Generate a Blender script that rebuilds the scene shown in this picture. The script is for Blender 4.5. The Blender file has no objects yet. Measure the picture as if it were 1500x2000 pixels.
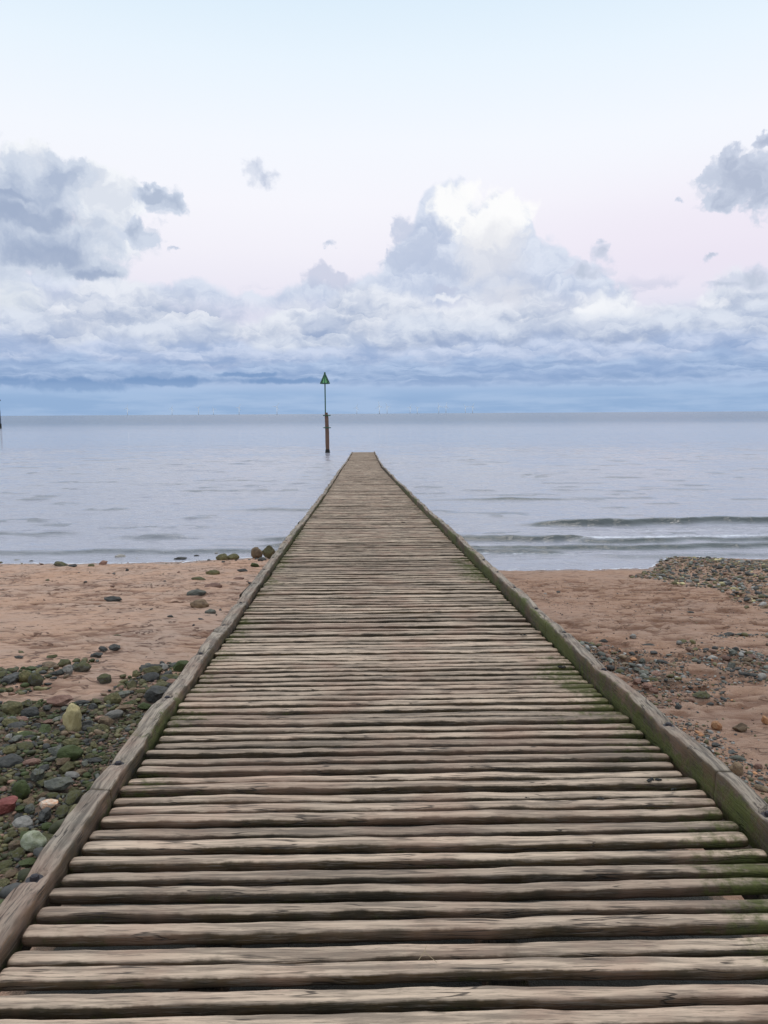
import bpy, bmesh, math, random
import numpy as np
from mathutils import Vector, Matrix

SC = bpy.context.scene
COL = SC.collection
R = math.radians

# ------------------------------------------------------------------ camera
CAM_H = 4.75                      # height of the camera above the sea
PITCH = math.atan(192.5 / 1500)
ROLL = R(-0.344)
cam_d = bpy.data.cameras.new('camera')
cam_d.sensor_fit = 'HORIZONTAL'
cam_d.sensor_width = 36.0
cam_d.lens = 36.0
cam_d.clip_start = 0.05
cam_d.clip_end = 60000
cam = bpy.data.objects.new('camera', cam_d)
COL.objects.link(cam)
CM = Matrix.Rotation(math.pi / 2 - PITCH, 4, 'X') @ Matrix.Rotation(ROLL, 4, 'Z')
CM.translation = (0, 0, CAM_H)
cam.matrix_world = CM
SC.camera = cam
SC.cycles.max_bounces = 5; SC.cycles.diffuse_bounces = 3; SC.cycles.glossy_bounces = 3
SC.cycles.use_denoising = True
CR = np.array(CM.to_3x3())

# ------------------------------------------------------------------ exposure
SC.view_settings.view_transform = 'Standard'
SC.view_settings.look = 'None'
SC.view_settings.exposure = 0.0
SC.view_settings.gamma = 1.0
SC.view_settings.use_curve_mapping = False

# ------------------------------------------------------------------ helpers
def ray(px, py):
    d = CR @ np.array([px - 750.0, -(py - 1000.0), -1500.0])
    return d / np.linalg.norm(d)

def ang(px, py):
    """direction of a photo point as (azimuth, elevation) * 10"""
    d = ray(px, py)
    return 10 * math.atan2(d[0], d[1]), 10 * math.asin(d[2])

def proj(x, y, z):
    v = CR.T @ np.array([x, y, z - CAM_H])
    if v[2] > -0.05:
        return None
    return 750 + 1500 * v[0] / -v[2], 1000 - 1500 * v[1] / -v[2]

def lin(r, g, b):
    f = lambda c: (c / 255 / 12.92) if c <= 10.3 else (((c / 255) + 0.055) / 1.055) ** 2.4
    return (f(r), f(g), f(b), 1.0)

class NT:
    """small wrapper for building node trees"""
    def __init__(self, tree, flat=False):
        self.flat = flat; self.t = tree; self.n = tree.nodes; self.l = tree.links
    def put(self, sock, v):
        if isinstance(v, bpy.types.NodeSocket): self.l.new(v, sock)
        elif v is not None:
            if isinstance(v, (tuple, list)) and len(v) == 4 and sock.type == 'VECTOR': v = v[:3]
            sock.default_value = v
    def m(self, op, *a, clamp=False):
        n = self.n.new('ShaderNodeMath'); n.operation = op; n.use_clamp = clamp
        for i, v in enumerate(a): self.put(n.inputs[i], v)
        return n.outputs[0]
    def add(self, a, b): return self.m('ADD', a, b)
    def sub(self, a, b): return self.m('SUBTRACT', a, b)
    def mul(self, a, b): return self.m('MULTIPLY', a, b)
    def vm(self, op, a, b=None):
        n = self.n.new('ShaderNodeVectorMath'); n.operation = op
        self.put(n.inputs[0], a)
        if b is not None: self.put(n.inputs[1], b)
        return n.outputs[0]
    def ss(self, v, a, b, lo=0.0, hi=1.0, kind='SMOOTHSTEP'):
        n = self.n.new('ShaderNodeMapRange'); n.interpolation_type = kind
        for i, x in zip((0, 1, 2, 3, 4), (v, a, b, lo, hi)): self.put(n.inputs[i], x)
        return n.outputs[0]
    def mix(self, f, a, b, bt='MIX'):
        n = self.n.new('ShaderNodeMix'); n.data_type = 'RGBA'; n.blend_type = bt
        self.put(n.inputs[0], f); self.put(n.inputs[6], a); self.put(n.inputs[7], b)
        return n.outputs[2]
    def xyz(self, x, y, z=0.0):
        n = self.n.new('ShaderNodeCombineXYZ')
        for i, v in enumerate((x, y, z)): self.put(n.inputs[i], v)
        return n.outputs[0]
    def sep(self, v):
        n = self.n.new('ShaderNodeSeparateXYZ'); self.put(n.inputs[0], v)
        return n.outputs
    def noise(self, vec, scale, detail=3.0, rough=0.5, dist=0.0, col=False, lac=2.0):
        n = self.n.new('ShaderNodeTexNoise')
        if self.flat: n.noise_dimensions = '2D'
        self.put(n.inputs['Vector'], vec)
        n.inputs['Scale'].default_value = scale; n.inputs['Detail'].default_value = detail
        n.inputs['Roughness'].default_value = rough; n.inputs['Distortion'].default_value = dist
        n.inputs['Lacunarity'].default_value = lac
        return n.outputs['Color' if col else 'Fac']
    def voro(self, vec, scale, smooth=0.3, feature='SMOOTH_F1', detail=0.0):
        n = self.n.new('ShaderNodeTexVoronoi'); n.feature = feature
        if self.flat: n.voronoi_dimensions = '2D'
        self.put(n.inputs['Vector'], vec); n.inputs['Scale'].default_value = scale
        if 'Detail' in n.inputs: n.inputs['Detail'].default_value = detail
        if feature == 'SMOOTH_F1': n.inputs['Smoothness'].default_value = smooth
        return n.outputs['Distance']
    def ramp(self, f, stops, mode='LINEAR'):
        n = self.n.new('ShaderNodeValToRGB'); self.put(n.inputs[0], f)
        cr = n.color_ramp; cr.interpolation = mode
        cr.elements[0].position = stops[0][0]; cr.elements[0].color = stops[0][1]
        cr.elements[1].position = stops[-1][0]; cr.elements[1].color = stops[-1][1]
        for p, c in stops[1:-1]:
            e = cr.elements.new(p); e.color = c
        return n.outputs[0]
    def curve(self, f, pts):
        n = self.n.new('ShaderNodeFloatCurve'); self.put(n.inputs['Value'], f)
        c = n.mapping.curves[0]
        c.points[0].location = pts[0]; c.points[1].location = pts[-1]
        for p in pts[1:-1]: c.points.new(*p)
        n.mapping.update()
        return n.outputs[0]
    def attr(self, name, out='Fac'):
        n = self.n.new('ShaderNodeAttribute'); n.attribute_name = name
        return n.outputs[out]
    def bump(self, h, strength, dist, normal=None):
        n = self.n.new('ShaderNodeBump'); self.put(n.inputs['Height'], h)
        n.inputs['Strength'].default_value = strength; n.inputs['Distance'].default_value = dist
        if normal is not None: self.put(n.inputs['Normal'], normal)
        return n.outputs[0]

# ------------------------------------------------------------------ world sky
SUN_EL, SUN_AZ = R(70), R(12)       # soft, high, a little right of straight ahead
world = bpy.data.worlds.new('World'); SC.world = world; world.use_nodes = True
world.cycles.sampling_method = 'MANUAL'; world.cycles.sample_map_resolution = 512
def build_sky():
    N = NT(world.node_tree, True); N.n.clear()
    out = N.n.new('ShaderNodeOutputWorld'); bg = N.n.new('ShaderNodeBackground')
    N.l.new(bg.outputs[0], out.inputs[0])
    tc = N.n.new('ShaderNodeTexCoord')
    d = N.sep(tc.outputs['Generated'])
    A = N.mul(N.m('ARCTAN2', d[0], d[1]), 10.0)
    E = N.mul(N.m('ARCSINE', d[2]), 10.0)
    e = lambda y, x=750: ang(x, y)[1]
    # clear sky
    sky = N.n.new('ShaderNodeTexSky'); sky.sky_type = 'NISHITA'; sky.sun_disc = False
    sky.sun_elevation = SUN_EL; sky.sun_rotation = SUN_AZ
    f = N.m('DIVIDE', E, 15.708)
    g = lambda y: e(y) / 15.708
    clear = N.ramp(f, [(0.0, lin(150, 182, 218)), (g(770), lin(158, 186, 222)), (g(700), lin(200, 205, 228)),
                       (g(580), lin(232, 228, 240)), (g(490), lin(241, 238, 246)), (g(400), lin(245, 244, 250)),
                       (g(280), lin(243, 246, 252)), (g(120), lin(232, 243, 252)), (g(0), lin(221, 237, 249)), (0.55, lin(205, 224, 242)), (1.0, lin(190, 212, 236))])
    # left of the view the low sky is paler, right pinker
    pk = N.mul(N.ss(A, -1.0, 4.5), N.ss(E, e(300), e(480)))
    pk = N.mul(pk, N.ss(E, e(620), e(520)))
    clear = N.mix(N.mul(pk, 0.30), clear, lin(226, 208, 230))
    clear = N.mix(0.006, clear, sky.outputs[0])
    cur = clear
    P = N.xyz(A, E, 0.0)
    # shared domain warp so that every edge billows
    wn = N.noise(P, 3.0, 5, 0.56, col=True)
    wv = N.vm('MULTIPLY', N.vm('SUBTRACT', wn, (0.5, 0.5, 0.5)), N.xyz(N.ss(E, 0.2, 2.2, 0.20, 0.40), N.ss(E, 0.2, 2.0, 0.09, 0.36), 0.0))
    PW = N.vm('ADD', P, wv)
    sp = N.sep(PW)
    # shared fields: broad, middle, fine, and the middle one seen a little higher up (for top light)
    FB = N.sub(N.noise(PW, 2.2, 4, 0.55), 0.5)
    FM = N.sub(N.noise(PW, 3.8, 3, 0.58), 0.5)
    FU = N.sub(N.noise(N.vm('ADD', PW, (0.05, 0.13, 0.0)), 3.8, 3, 0.58), 0.5)
    REL = N.sub(FM, FU)

    def blobs(lst):
        res = None
        for (px, py, rx, ry) in lst:
            ax, ey = ang(px, py)
            v = N.vm('MULTIPLY', N.vm('SUBTRACT', PW, (ax, ey, 0.0)), (150.0 / rx, 150.0 / ry, 0.0))
            n = N.n.new('ShaderNodeVectorMath'); n.operation = 'LENGTH'; N.put(n.inputs[0], v)
            v = N.sub(1.0, n.outputs['Value'])
            res = v if res is None else N.m('SMOOTH_MAX', res, v, 0.25)
        return res

    def layer(cur, top, base, edge, amp, sx, sy, seed, light, dark, tone=0.75, rel=0.85, bsoft=0.12, alpha=1.0):
        """one row of cumulus: lumpy top, flat base. top is a socket or number in E units"""
        v = N.vm('ADD', N.vm('MULTIPLY', PW, (sx, sy, 1.0)), (seed * 7.3, seed * 3.1, 0))
        def cell(vec):
            n = N.n.new('ShaderNodeTexVoronoi'); n.voronoi_dimensions = '2D'; n.feature = 'F1'
            N.put(n.inputs['Vector'], vec); n.inputs['Scale'].default_value = 1.0; n.inputs['Randomness'].default_value = 0.95
            return N.sub(0.62, n.outputs['Distance']), N.sub(N.sep(vec)[1], N.sep(n.outputs['Position'])[1])
        puff, hy = cell(v)
        v3 = N.vm('ADD', N.vm('MULTIPLY', v, (2.3, 2.3, 1.0)), (3.3, 8.1, 0))
        puff3, hy3 = cell(v3)
        det = N.sub(N.noise(v, 1.9, 6, 0.62), 0.5)
        det2 = N.sub(N.noise(N.vm('ADD', v, (0.06, 0.17, 0)), 1.9, 4, 0.60), 0.5)
        lump = N.add(N.mul(puff, 0.7), N.mul(det, 0.8))
        d = N.add(N.sub(top, E), N.mul(lump, amp))
        a = N.ss(d, 0.0, edge)
        bn = N.add(base, N.mul(det, bsoft))
        a = N.mul(N.mul(a, N.ss(E, N.sub(bn, bsoft), N.add(bn, bsoft * 0.6))), alpha)
        t = N.m('DIVIDE', N.sub(E, base), N.m('MAXIMUM', N.sub(top, base), 0.05), clamp=True)
        t = N.add(N.mul(t, 0.45), N.add(N.mul(N.sub(det, det2), rel * 1.25), N.add(N.mul(lump, tone * 0.6), N.add(N.mul(hy, 0.30), N.mul(hy3, 0.14)))))
        t = N.add(t, 0.10)
        c = N.mix(N.ss(N.add(t, 0.16), 0.0, 1.0), dark, light)
        return N.mix(a, cur, c)
    def row_top(y, seed, freq, amp):
        return N.add(e(y), N.mul(N.sub(N.noise(N.xyz(A, seed * 3.0, 0), freq, 1), 0.5), amp))
    def dab(cur, lst, fld, amp, lo, hi, alpha, col, sy=1.0):
        b = N.add(blobs(lst), N.mul(fld, amp))
        return N.mix(N.mul(N.ss(b, lo, hi), alpha), cur, col)

    # long grey undersides, used inside the bank
    SH = N.noise(N.vm('MULTIPLY', PW, (1.0, 2.7, 1.0)), 1.15, 4, 0.55)
    def under(cur, y0, y1, col, alpha, lo=0.5, hi=0.66):
        k = N.mul(N.ss(E, e(y1), e(y1 - 35)), N.ss(E, e(y0 - 20), e(y0 + 30)))
        return N.mix(N.mul(N.mul(N.ss(SH, lo, hi), k), alpha), cur, col)
    # top outline of the big bank, traced as elevation over azimuth
    prof = [(-300, 520), (0, 505), (70, 520), (130, 550), (250, 562), (320, 545), (375, 532), (430, 570), (500, 580), (560, 552), (610, 530), (660, 552),
            (735, 540), (765, 500), (800, 450), (850, 375), (890, 358), (928, 392), (975, 374), (1030, 405), (1050, 462), (1105, 485),
            (1180, 525), (1215, 565), (1280, 588), (1400, 585), (1500, 572), (1800, 560)]
    pts = [(0.0, ang(-300, 520)[1] / 5)]
    for x, y in prof:
        a_, e_ = ang(x, y); pts.append(((a_ + 8) / 16, e_ / 5))
    pts.append((1.0, ang(1800, 560)[1] / 5))
    top1 = N.mul(N.curve(N.m('DIVIDE', N.add(A, 8.0), 16.0, clamp=True), pts), 5.0)
    # back row with the tall tower
    cur = layer(cur, top1, e(600), 0.12, 0.42, 1.3, 1.5, 1, lin(222, 229, 243), lin(188, 200, 224), tone=0.5, bsoft=0.3)
    cur = dab(cur, [(890, 402, 55, 48), (988, 412, 58, 40), (950, 445, 80, 44)], FM, 1.1, 0.0, 0.50, 0.95, lin(254, 254, 254))
    cur = dab(cur, [(960, 500, 90, 80), (1010, 590, 110, 60)], FB, 1.2, 0.0, 0.8, 0.7, lin(224, 226, 234))
    cur = dab(cur, [(825, 480, 60, 62), (865, 525, 62, 24), (795, 445, 36, 34), (790, 512, 56, 18)], FM, 1.5, 0.05, 0.6, 0.72, lin(184, 196, 220))
    cur = dab(cur, [(620, 540, 46, 26), (660, 552, 40, 20), (875, 565, 34, 14)], FM, 1.0, 0.08, 0.5, 0.7, lin(192, 200, 222))
    cur = under(cur, 480, 640, lin(184, 194, 218), 0.0)
    # second row
    cur = layer(cur, row_top(578, 1, 0.9, 0.8), e(668), 0.20, 0.5, 0.95, 1.4, 2, lin(232, 236, 245), lin(170, 184, 210), bsoft=0.15)
    cur = dab(cur, [(1165, 600, 48, 34), (1215, 590, 38, 36), (1240, 640, 40, 30)], FM, 1.5, 0.0, 0.8, 0.8, lin(246, 248, 252))
    cur = dab(cur, [(1385, 588, 36, 12), (1410, 592, 22, 18), (1490, 602, 24, 26), (875, 583, 52, 9), (950, 650, 34, 24)], FM, 1.4, 0.0, 0.7, 0.7, lin(242, 244, 250))
    cur = dab(cur, [(10, 570, 80, 60), (30, 650, 100, 50)], FB, 0.8, 0.0, 0.8, 0.65, lin(220, 227, 235))
    # nearer rows, flatter and bluer towards the horizon
    cur = layer(cur, row_top(628, 2, 1.0, 0.7), e(700), 0.20, 0.42, 1.0, 1.8, 3, lin(220, 227, 240), lin(158, 175, 206), bsoft=0.10)
    cur = layer(cur, row_top(668, 3, 1.2, 0.5), e(722), 0.14, 0.30, 1.1, 2.8, 4, lin(204, 215, 237), lin(154, 175, 210), tone=0.45, bsoft=0.07)
    cur = layer(cur, row_top(703, 4, 1.3, 0.35), e(746), 0.12, 0.20, 1.0, 4.6, 5, lin(182, 201, 230), lin(144, 169, 206), tone=0.4, rel=0.9, bsoft=0.05)
    cur = under(cur, 560, 700, lin(172, 186, 213), 0.45, 0.50, 0.68)
    cur = under(cur, 660, 765, lin(140, 166, 206), 0.55, 0.48, 0.70)
    # the dark shower band low at left
    cur = dab(cur, [(150, 752, 150, 17), (300, 745, 130, 11), (20, 744, 80, 15), (560, 744, 120, 8), (480, 732, 90, 6)], FM, 1.0, 0.0, 0.6, 0.8, lin(120, 152, 195))
    cur = dab(cur, [(850, 750, 220, 8), (1200, 748, 260, 7), (1480, 752, 80, 6), (400, 708, 150, 7), (60, 710, 110, 8), (1090, 706, 110, 6)], FM, 1.2, 0.0, 0.8, 0.55, lin(138, 164, 203))
    # free clouds, grey with paler rims
    def free(cur, lst, fld, amp, lo, hi, core, rim, alpha=1.0, rs=0.9):
        b = N.add(blobs(lst), N.mul(fld, amp))
        a = N.mul(N.ss(b, lo, hi), alpha)
        t = N.add(N.ss(b, hi * 0.6, hi + 0.45), N.mul(REL, -rs * 2.2))
        c = N.mix(N.m('ADD', t, 0.0, clamp=True), rim, core)
        return N.mix(a, cur, c)
    cur = free(cur, [(215, 400, 70, 60), (60, 330, 80, 45), (190, 350, 40, 30), (200, 460, 60, 50)], FB, 1.0, 0.02, 0.30, lin(220, 226, 237), lin(243, 246, 251))
    cur = free(cur, [(20, 400, 150, 90), (110, 360, 70, 60), (90, 480, 160, 55), (-80, 420, 190, 130), (170, 525, 80, 26)], FM, 1.2, -0.05, 0.42, lin(176, 189, 212), lin(208, 217, 232))
    cur = dab(cur, [(90, 496, 125, 22), (60, 425, 120, 20), (20, 390, 60, 12), (190, 535, 60, 12)], FB, 0.8, 0.0, 0.7, 0.75, lin(158, 173, 200))
    cur = free(cur, [(330, 395, 42, 32), (290, 385, 60, 16), (270, 452, 52, 32), (300, 372, 26, 14)], FM, 1.3, 0.05, 0.42, lin(180, 192, 213), lin(208, 217, 233))
    cur = free(cur, [(492, 322, 30, 26), (512, 342, 26, 18), (637, 472, 16, 7), (340, 487, 20, 4), (1322, 400, 14, 6)], FM, 1.6, 0.12, 0.85, lin(184, 194, 216), lin(206, 214, 231), alpha=0.85)
    cur = free(cur, [(1450, 350, 85, 52), (1530, 360, 90, 60), (1440, 310, 34, 24), (1500, 275, 24, 14), (1410, 385, 50, 26)], FM, 1.1, 0.05, 0.34, lin(181, 191, 212), lin(205, 213, 230))
    cur = free(cur, [(1480, 545, 60, 24), (1420, 555, 60, 10), (1385, 500, 20, 9), (1180, 490, 26, 24), (1175, 465, 14, 10), (1140, 530, 50, 18)], FM, 1.2, 0.08, 0.55, lin(188, 198, 217), lin(210, 216, 233), alpha=0.85)
    # even air under the clouds
    hz = N.ss(E, e(785), e(742), 0.88, 0.0)
    hn = N.ss(N.noise(N.vm('MULTIPLY', P, (0.55, 4.5, 1.0)), 1.0, 5, 0.6), 0.36, 0.66)
    cur = N.mix(hz, cur, N.mix(hn, lin(146, 175, 212), lin(166, 190, 222)))
    cur = N.mix(N.ss(E, -0.02, -0.3), cur, lin(120, 135, 155))
    N.put(bg.inputs[0], cur); bg.inputs[1].default_value = 1.0
build_sky()

sun_d = bpy.data.lights.new('sun', 'SUN'); sun_d.energy = 1.1; sun_d.angle = R(22); sun_d.color = (1.0, 0.90, 0.80)
sun = bpy.data.objects.new('sun', sun_d); COL.objects.link(sun)
sd = Vector((math.sin(SUN_AZ) * math.cos(SUN_EL), math.cos(SUN_AZ) * math.cos(SUN_EL), math.sin(SUN_EL)))
sun.rotation_euler = sd.to_track_quat('Z', 'Y').to_euler()

# ------------------------------------------------------------------ numpy noise
def _hash(ix, iy, iz, seed):
    h = (ix.astype(np.int64) * 374761393 + iy.astype(np.int64) * 668265263 + iz.astype(np.int64) * 2147483647 + seed * 1274126177) & 0xffffffff
    h = ((h ^ (h >> 13)) * 1274126177) & 0xffffffff
    h = (h ^ (h >> 16)) & 0xffffffff
    return h / 4294967295.0 * 2 - 1
def vn(x, y, z=0.0, seed=0):
    """smooth value noise, about -1..1"""
    x, y, z = np.broadcast_arrays(np.asarray(x, float), np.asarray(y, float), np.asarray(z, float))
    ix, iy, iz = np.floor(x), np.floor(y), np.floor(z)
    fx, fy, fz = x - ix, y - iy, z - iz
    s = lambda t: t * t * t * (t * (t * 6 - 15) + 10)
    u, v, w = s(fx), s(fy), s(fz)
    r = 0
    for a in (0, 1):
        for b in (0, 1):
            for c in (0, 1):
                wt = (u if a else 1 - u) * (v if b else 1 - v) * (w if c else 1 - w)
                r = r + wt * _hash(ix + a, iy + b, iz + c, seed)
    return r
def fbm(x, y, z=0.0, seed=0, oct=4, gain=0.5):
    r, a = 0, 1.0
    for i in range(oct):
        r = r + a * vn(x * 2 ** i, y * 2 ** i, z * 2 ** i, seed + i * 17); a *= gain
    return r
def sstep(v, a, b):
    t = np.clip((v - a) / (b - a), 0, 1); return t * t * (3 - 2 * t)

def mesh_np(name, verts, faces, mat=None, smooth=True, attrs=None):
    """verts (n,3), faces (m,k) arrays -> mesh"""
    me = bpy.data.meshes.new(name)
    verts = np.asarray(verts, np.float32); faces = np.asarray(faces, np.int32)
    me.vertices.add(len(verts)); me.vertices.foreach_set('co', verts.ravel())
    k = faces.shape[1]
    me.loops.add(faces.size); me.loops.foreach_set('vertex_index', faces.ravel())
    me.polygons.add(len(faces)); me.polygons.foreach_set('loop_start', np.arange(0, faces.size, k, dtype=np.int32))
    me.polygons.foreach_set('use_smooth', np.full(len(faces), smooth))
    me.update(calc_edges=True)
    for an, av in (attrs or {}).items():
        av = np.asarray(av, np.float32)
        if av.ndim == 2:
            at = me.attributes.new(an, 'FLOAT_COLOR', 'POINT'); at.data.foreach_set('color', av.ravel())
        else:
            at = me.attributes.new(an, 'FLOAT', 'POINT'); at.data.foreach_set('value', av)
    if mat: me.materials.append(mat)
    return me
def link(name, data, parent=None, loc=(0, 0, 0)):
    o = bpy.data.objects.new(name, data); COL.objects.link(o); o.location = loc
    if parent: o.parent = parent
    return o
def tag(o, label=None, cat=None, group=None, kind=None):
    if label: o['label'] = label
    if cat: o['category'] = cat
    if group: o['group'] = group
    if kind: o['kind'] = kind
    return o
def grid_faces(nr, nc):
    i = np.arange(nr * nc).reshape(nr, nc)
    return np.stack([i[:-1, :-1], i[:-1, 1:], i[1:, 1:], i[1:, :-1]], -1).reshape(-1, 4)
def tube_faces(nr, nc):
    """nr rings of nc points, closed round"""
    i = np.arange(nr * nc).reshape(nr, nc); j = np.roll(i, -1, 1)
    return np.stack([i[:-1], j[:-1], j[1:], i[1:]], -1).reshape(-1, 4)

# ------------------------------------------------------------------ materials
def new_mat(name, base=None, rough=0.8):
    m = bpy.data.materials.new(name); m.use_nodes = True
    N = NT(m.node_tree); b = N.n['Principled BSDF']
    b.inputs['Roughness'].default_value = rough
    if base: b.inputs['Base Color'].default_value = base
    return m, N, b

def wood_mat(name, top, side, axis=0, moss=(0.068, 0.068, 0.014, 1)):
    m, N, b = new_mat(name, rough=0.82)
    geo = N.n.new('ShaderNodeNewGeometry'); P = geo.outputs['Position']; nz = N.sep(geo.outputs['Normal'])[2]
    st = (2.2, 38.0, 38.0) if axis == 0 else (38.0, 2.2, 38.0)
    V = N.vm('MULTIPLY', P, st)
    grain = N.noise(V, 1.0, 5, 0.65, 0.3)
    V2 = N.vm('MULTIPLY', P, tuple(s * 3.2 for s in st))
    fine = N.noise(V2, 1.0, 4, 0.7)
    blot = N.noise(P, 2.3, 4, 0.6)
    blot2 = N.noise(P, 11.0, 4, 0.6)
    tint = N.attr('tint')
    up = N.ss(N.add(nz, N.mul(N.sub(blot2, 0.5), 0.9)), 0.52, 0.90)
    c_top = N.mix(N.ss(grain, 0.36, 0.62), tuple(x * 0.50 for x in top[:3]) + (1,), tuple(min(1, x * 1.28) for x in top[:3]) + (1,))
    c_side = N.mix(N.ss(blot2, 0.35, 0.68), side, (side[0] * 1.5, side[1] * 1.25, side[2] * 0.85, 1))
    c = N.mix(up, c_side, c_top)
    c = N.mix(N.mul(N.ss(blot, 0.42, 0.70), 0.42), c, (0.34, 0.19, 0.13, 1))
    # drying cracks: thin dark lines running with the grain
    ck = N.m('ABSOLUTE', N.sub(N.noise(N.vm('MULTIPLY', P, tuple(q * 0.8 for q in st)), 1.0, 2, 0.5, 0.4), 0.5))
    ckm = N.mul(N.ss(ck, 0.022, 0.004), N.ss(N.noise(P, 6.0, 2), 0.48, 0.62))
    c = N.mix(N.mul(ckm, 0.85), c, (0.035, 0.025, 0.018, 1))
    c = N.mix(N.mul(N.ss(fine, 0.53, 0.64), 0.7), c, tuple(x * 0.35 for x in top[:3]) + (1,))
    n = N.n.new('ShaderNodeHueSaturation'); n.inputs['Saturation'].default_value = 1.0
    N.put(n.inputs['Value'], N.add(0.72, N.mul(tint, 0.50))); N.put(n.inputs['Color'], c); c = n.outputs[0]
    # algae where the mesh says so, broken up by noise
    mo = N.add(N.attr('moss'), N.mul(N.sub(N.noise(P, 26.0, 5, 0.65), 0.5), 0.9))
    mo = N.add(mo, N.mul(N.sub(N.noise(P, 3.0, 4, 0.65), 0.5), 1.0))
    mf = N.ss(mo, 0.42, 0.78)
    c_m = N.mix(N.noise(P, 60.0, 3, 0.6), (moss[0] * 0.6, moss[1] * 0.55, moss[2] * 0.5, 1), (moss[0] * 1.7, moss[1] * 1.9, moss[2] * 1.4, 1))
    c = N.mix(N.mul(mf, 0.9), c, c_m)
    N.put(b.inputs['Base Color'], c)
    h = N.add(N.sub(N.mul(grain, 1.1), N.mul(ckm, 0.6)), N.add(N.mul(fine, 0.35), N.mul(mf, 0.3)))
    N.put(b.inputs['Normal'], N.bump(h, 0.9, 0.010))
    return m
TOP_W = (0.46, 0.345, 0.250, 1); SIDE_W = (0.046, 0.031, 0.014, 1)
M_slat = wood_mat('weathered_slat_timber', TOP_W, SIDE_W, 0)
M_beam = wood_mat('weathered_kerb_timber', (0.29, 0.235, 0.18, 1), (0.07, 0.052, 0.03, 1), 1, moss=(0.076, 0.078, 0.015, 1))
M_pile = wood_mat('wet_shaded_pile_timber', (0.045, 0.038, 0.026, 1), (0.032, 0.026, 0.018, 1), 1)  # wet timber, darkened further to put the under-deck shade into its colour

def simple(name, col, rough=0.6, metal=0.0, var=0.3, scale=20.0, bump=0.2):
    m, N, b = new_mat(name, rough=rough)
    tc = N.n.new('ShaderNodeTexCoord')
    n = N.noise(tc.outputs['Object'], scale, 4, 0.6)
    N.put(b.inputs['Base Color'], N.mix(n, tuple(c * (1 - var) for c in col[:3]) + (1,), tuple(min(1, c * (1 + var)) for c in col[:3]) + (1,)))
    b.inputs['Metallic'].default_value = metal
    N.put(b.inputs['Normal'], N.bump(n, bump, 0.01))
    return m
M_iron = simple('rusty_bolt_iron', (0.045, 0.04, 0.045), 0.55, 0.4)

# ------------------------------------------------------------------ ground and sea shape
def shore_y(x):
    x = np.asarray(x, float)
    xs = np.array([-60, -12.5, -9, -5, -3, 2.8, 5, 8, 9.5, 12.0, 16, 60])
    ys = np.array([24.4, 24.5, 24.7, 24.9, 25.0, 23.3, 23.2, 23.4, 25.2, 24.4, 23.5, 22.5])
    return np.interp(x, xs, ys) + 0.16 * vn(x * 0.45, 1, 0, 88) + 0.06 * vn(x * 1.6, 1, 0, 89)
def ground_base(x, y):
    x = np.asarray(x, float); y = np.asarray(y, float)
    s = shore_y(x)
    z = (s - y) * (2.72 / 22.5)
    z = np.where(z > 2.3, 2.3 + (z - 2.3) * 0.55, z)
    z = np.where(y > s, (s - y) * 0.075, z)
    z = z + 0.05 * vn(x * 0.25, y * 0.25, 0, 3)
    # the shingle bank stands a little proud of the sand
    z = z + 0.05 * sstep(x, 8.3, 10.5) * sstep(y, 16.5, 19.5) * sstep(y, s + 0.9, s - 0.6)
    return np.maximum(z, -6.0)
def ground_z(x, y):
    x = np.asarray(x, float); y = np.asarray(y, float)
    b = ground_base(x, y)
    f = sstep(y, 26, 24)
    patch = np.clip(0.55 + 0.9 * vn(x * 0.35, y * 0.5, 0, 5), 0.12, 1.0)
    n1 = fbm(x * 1.9, y * 3.6 + 0.5 * vn(x, y, 0, 8), 0, 11, 3)
    n2 = fbm(x * 4.0 + 0.4 * vn(x, y, 0, 8), y * 8.5, 0, 21, 2)
    more = 0.55 + 0.45 * sstep(x, 0, 3)
    n3 = vn(x * 6.0 + 1.5 * vn(x * 1.3, y * 1.3, 0, 28), y * 9.0, 0, 27)
    dent = (-0.060 * sstep(n1, 0.22, 0.50) - 0.040 * sstep(n2, 0.15, 0.45) - 0.028 * sstep(n3, 0.35, 0.65)) * more + 0.012 * fbm(x * 2.3, y * 3.0, 0, 29, 2)
    rip = 0.008 * fbm(x * 5, y * 7, 0, 31, 3)
    line = -0.022 * np.exp(-((y - (14.2 + 0.5 * vn(x * 0.5, 0, 0, 41)) - 0.03 * x) / 0.12) ** 2) * (x < -3) * (0.5 + 0.5 * vn(x * 1.3, 4, 0, 9))
    return b + f * (patch * dent + rip + line)

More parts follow.
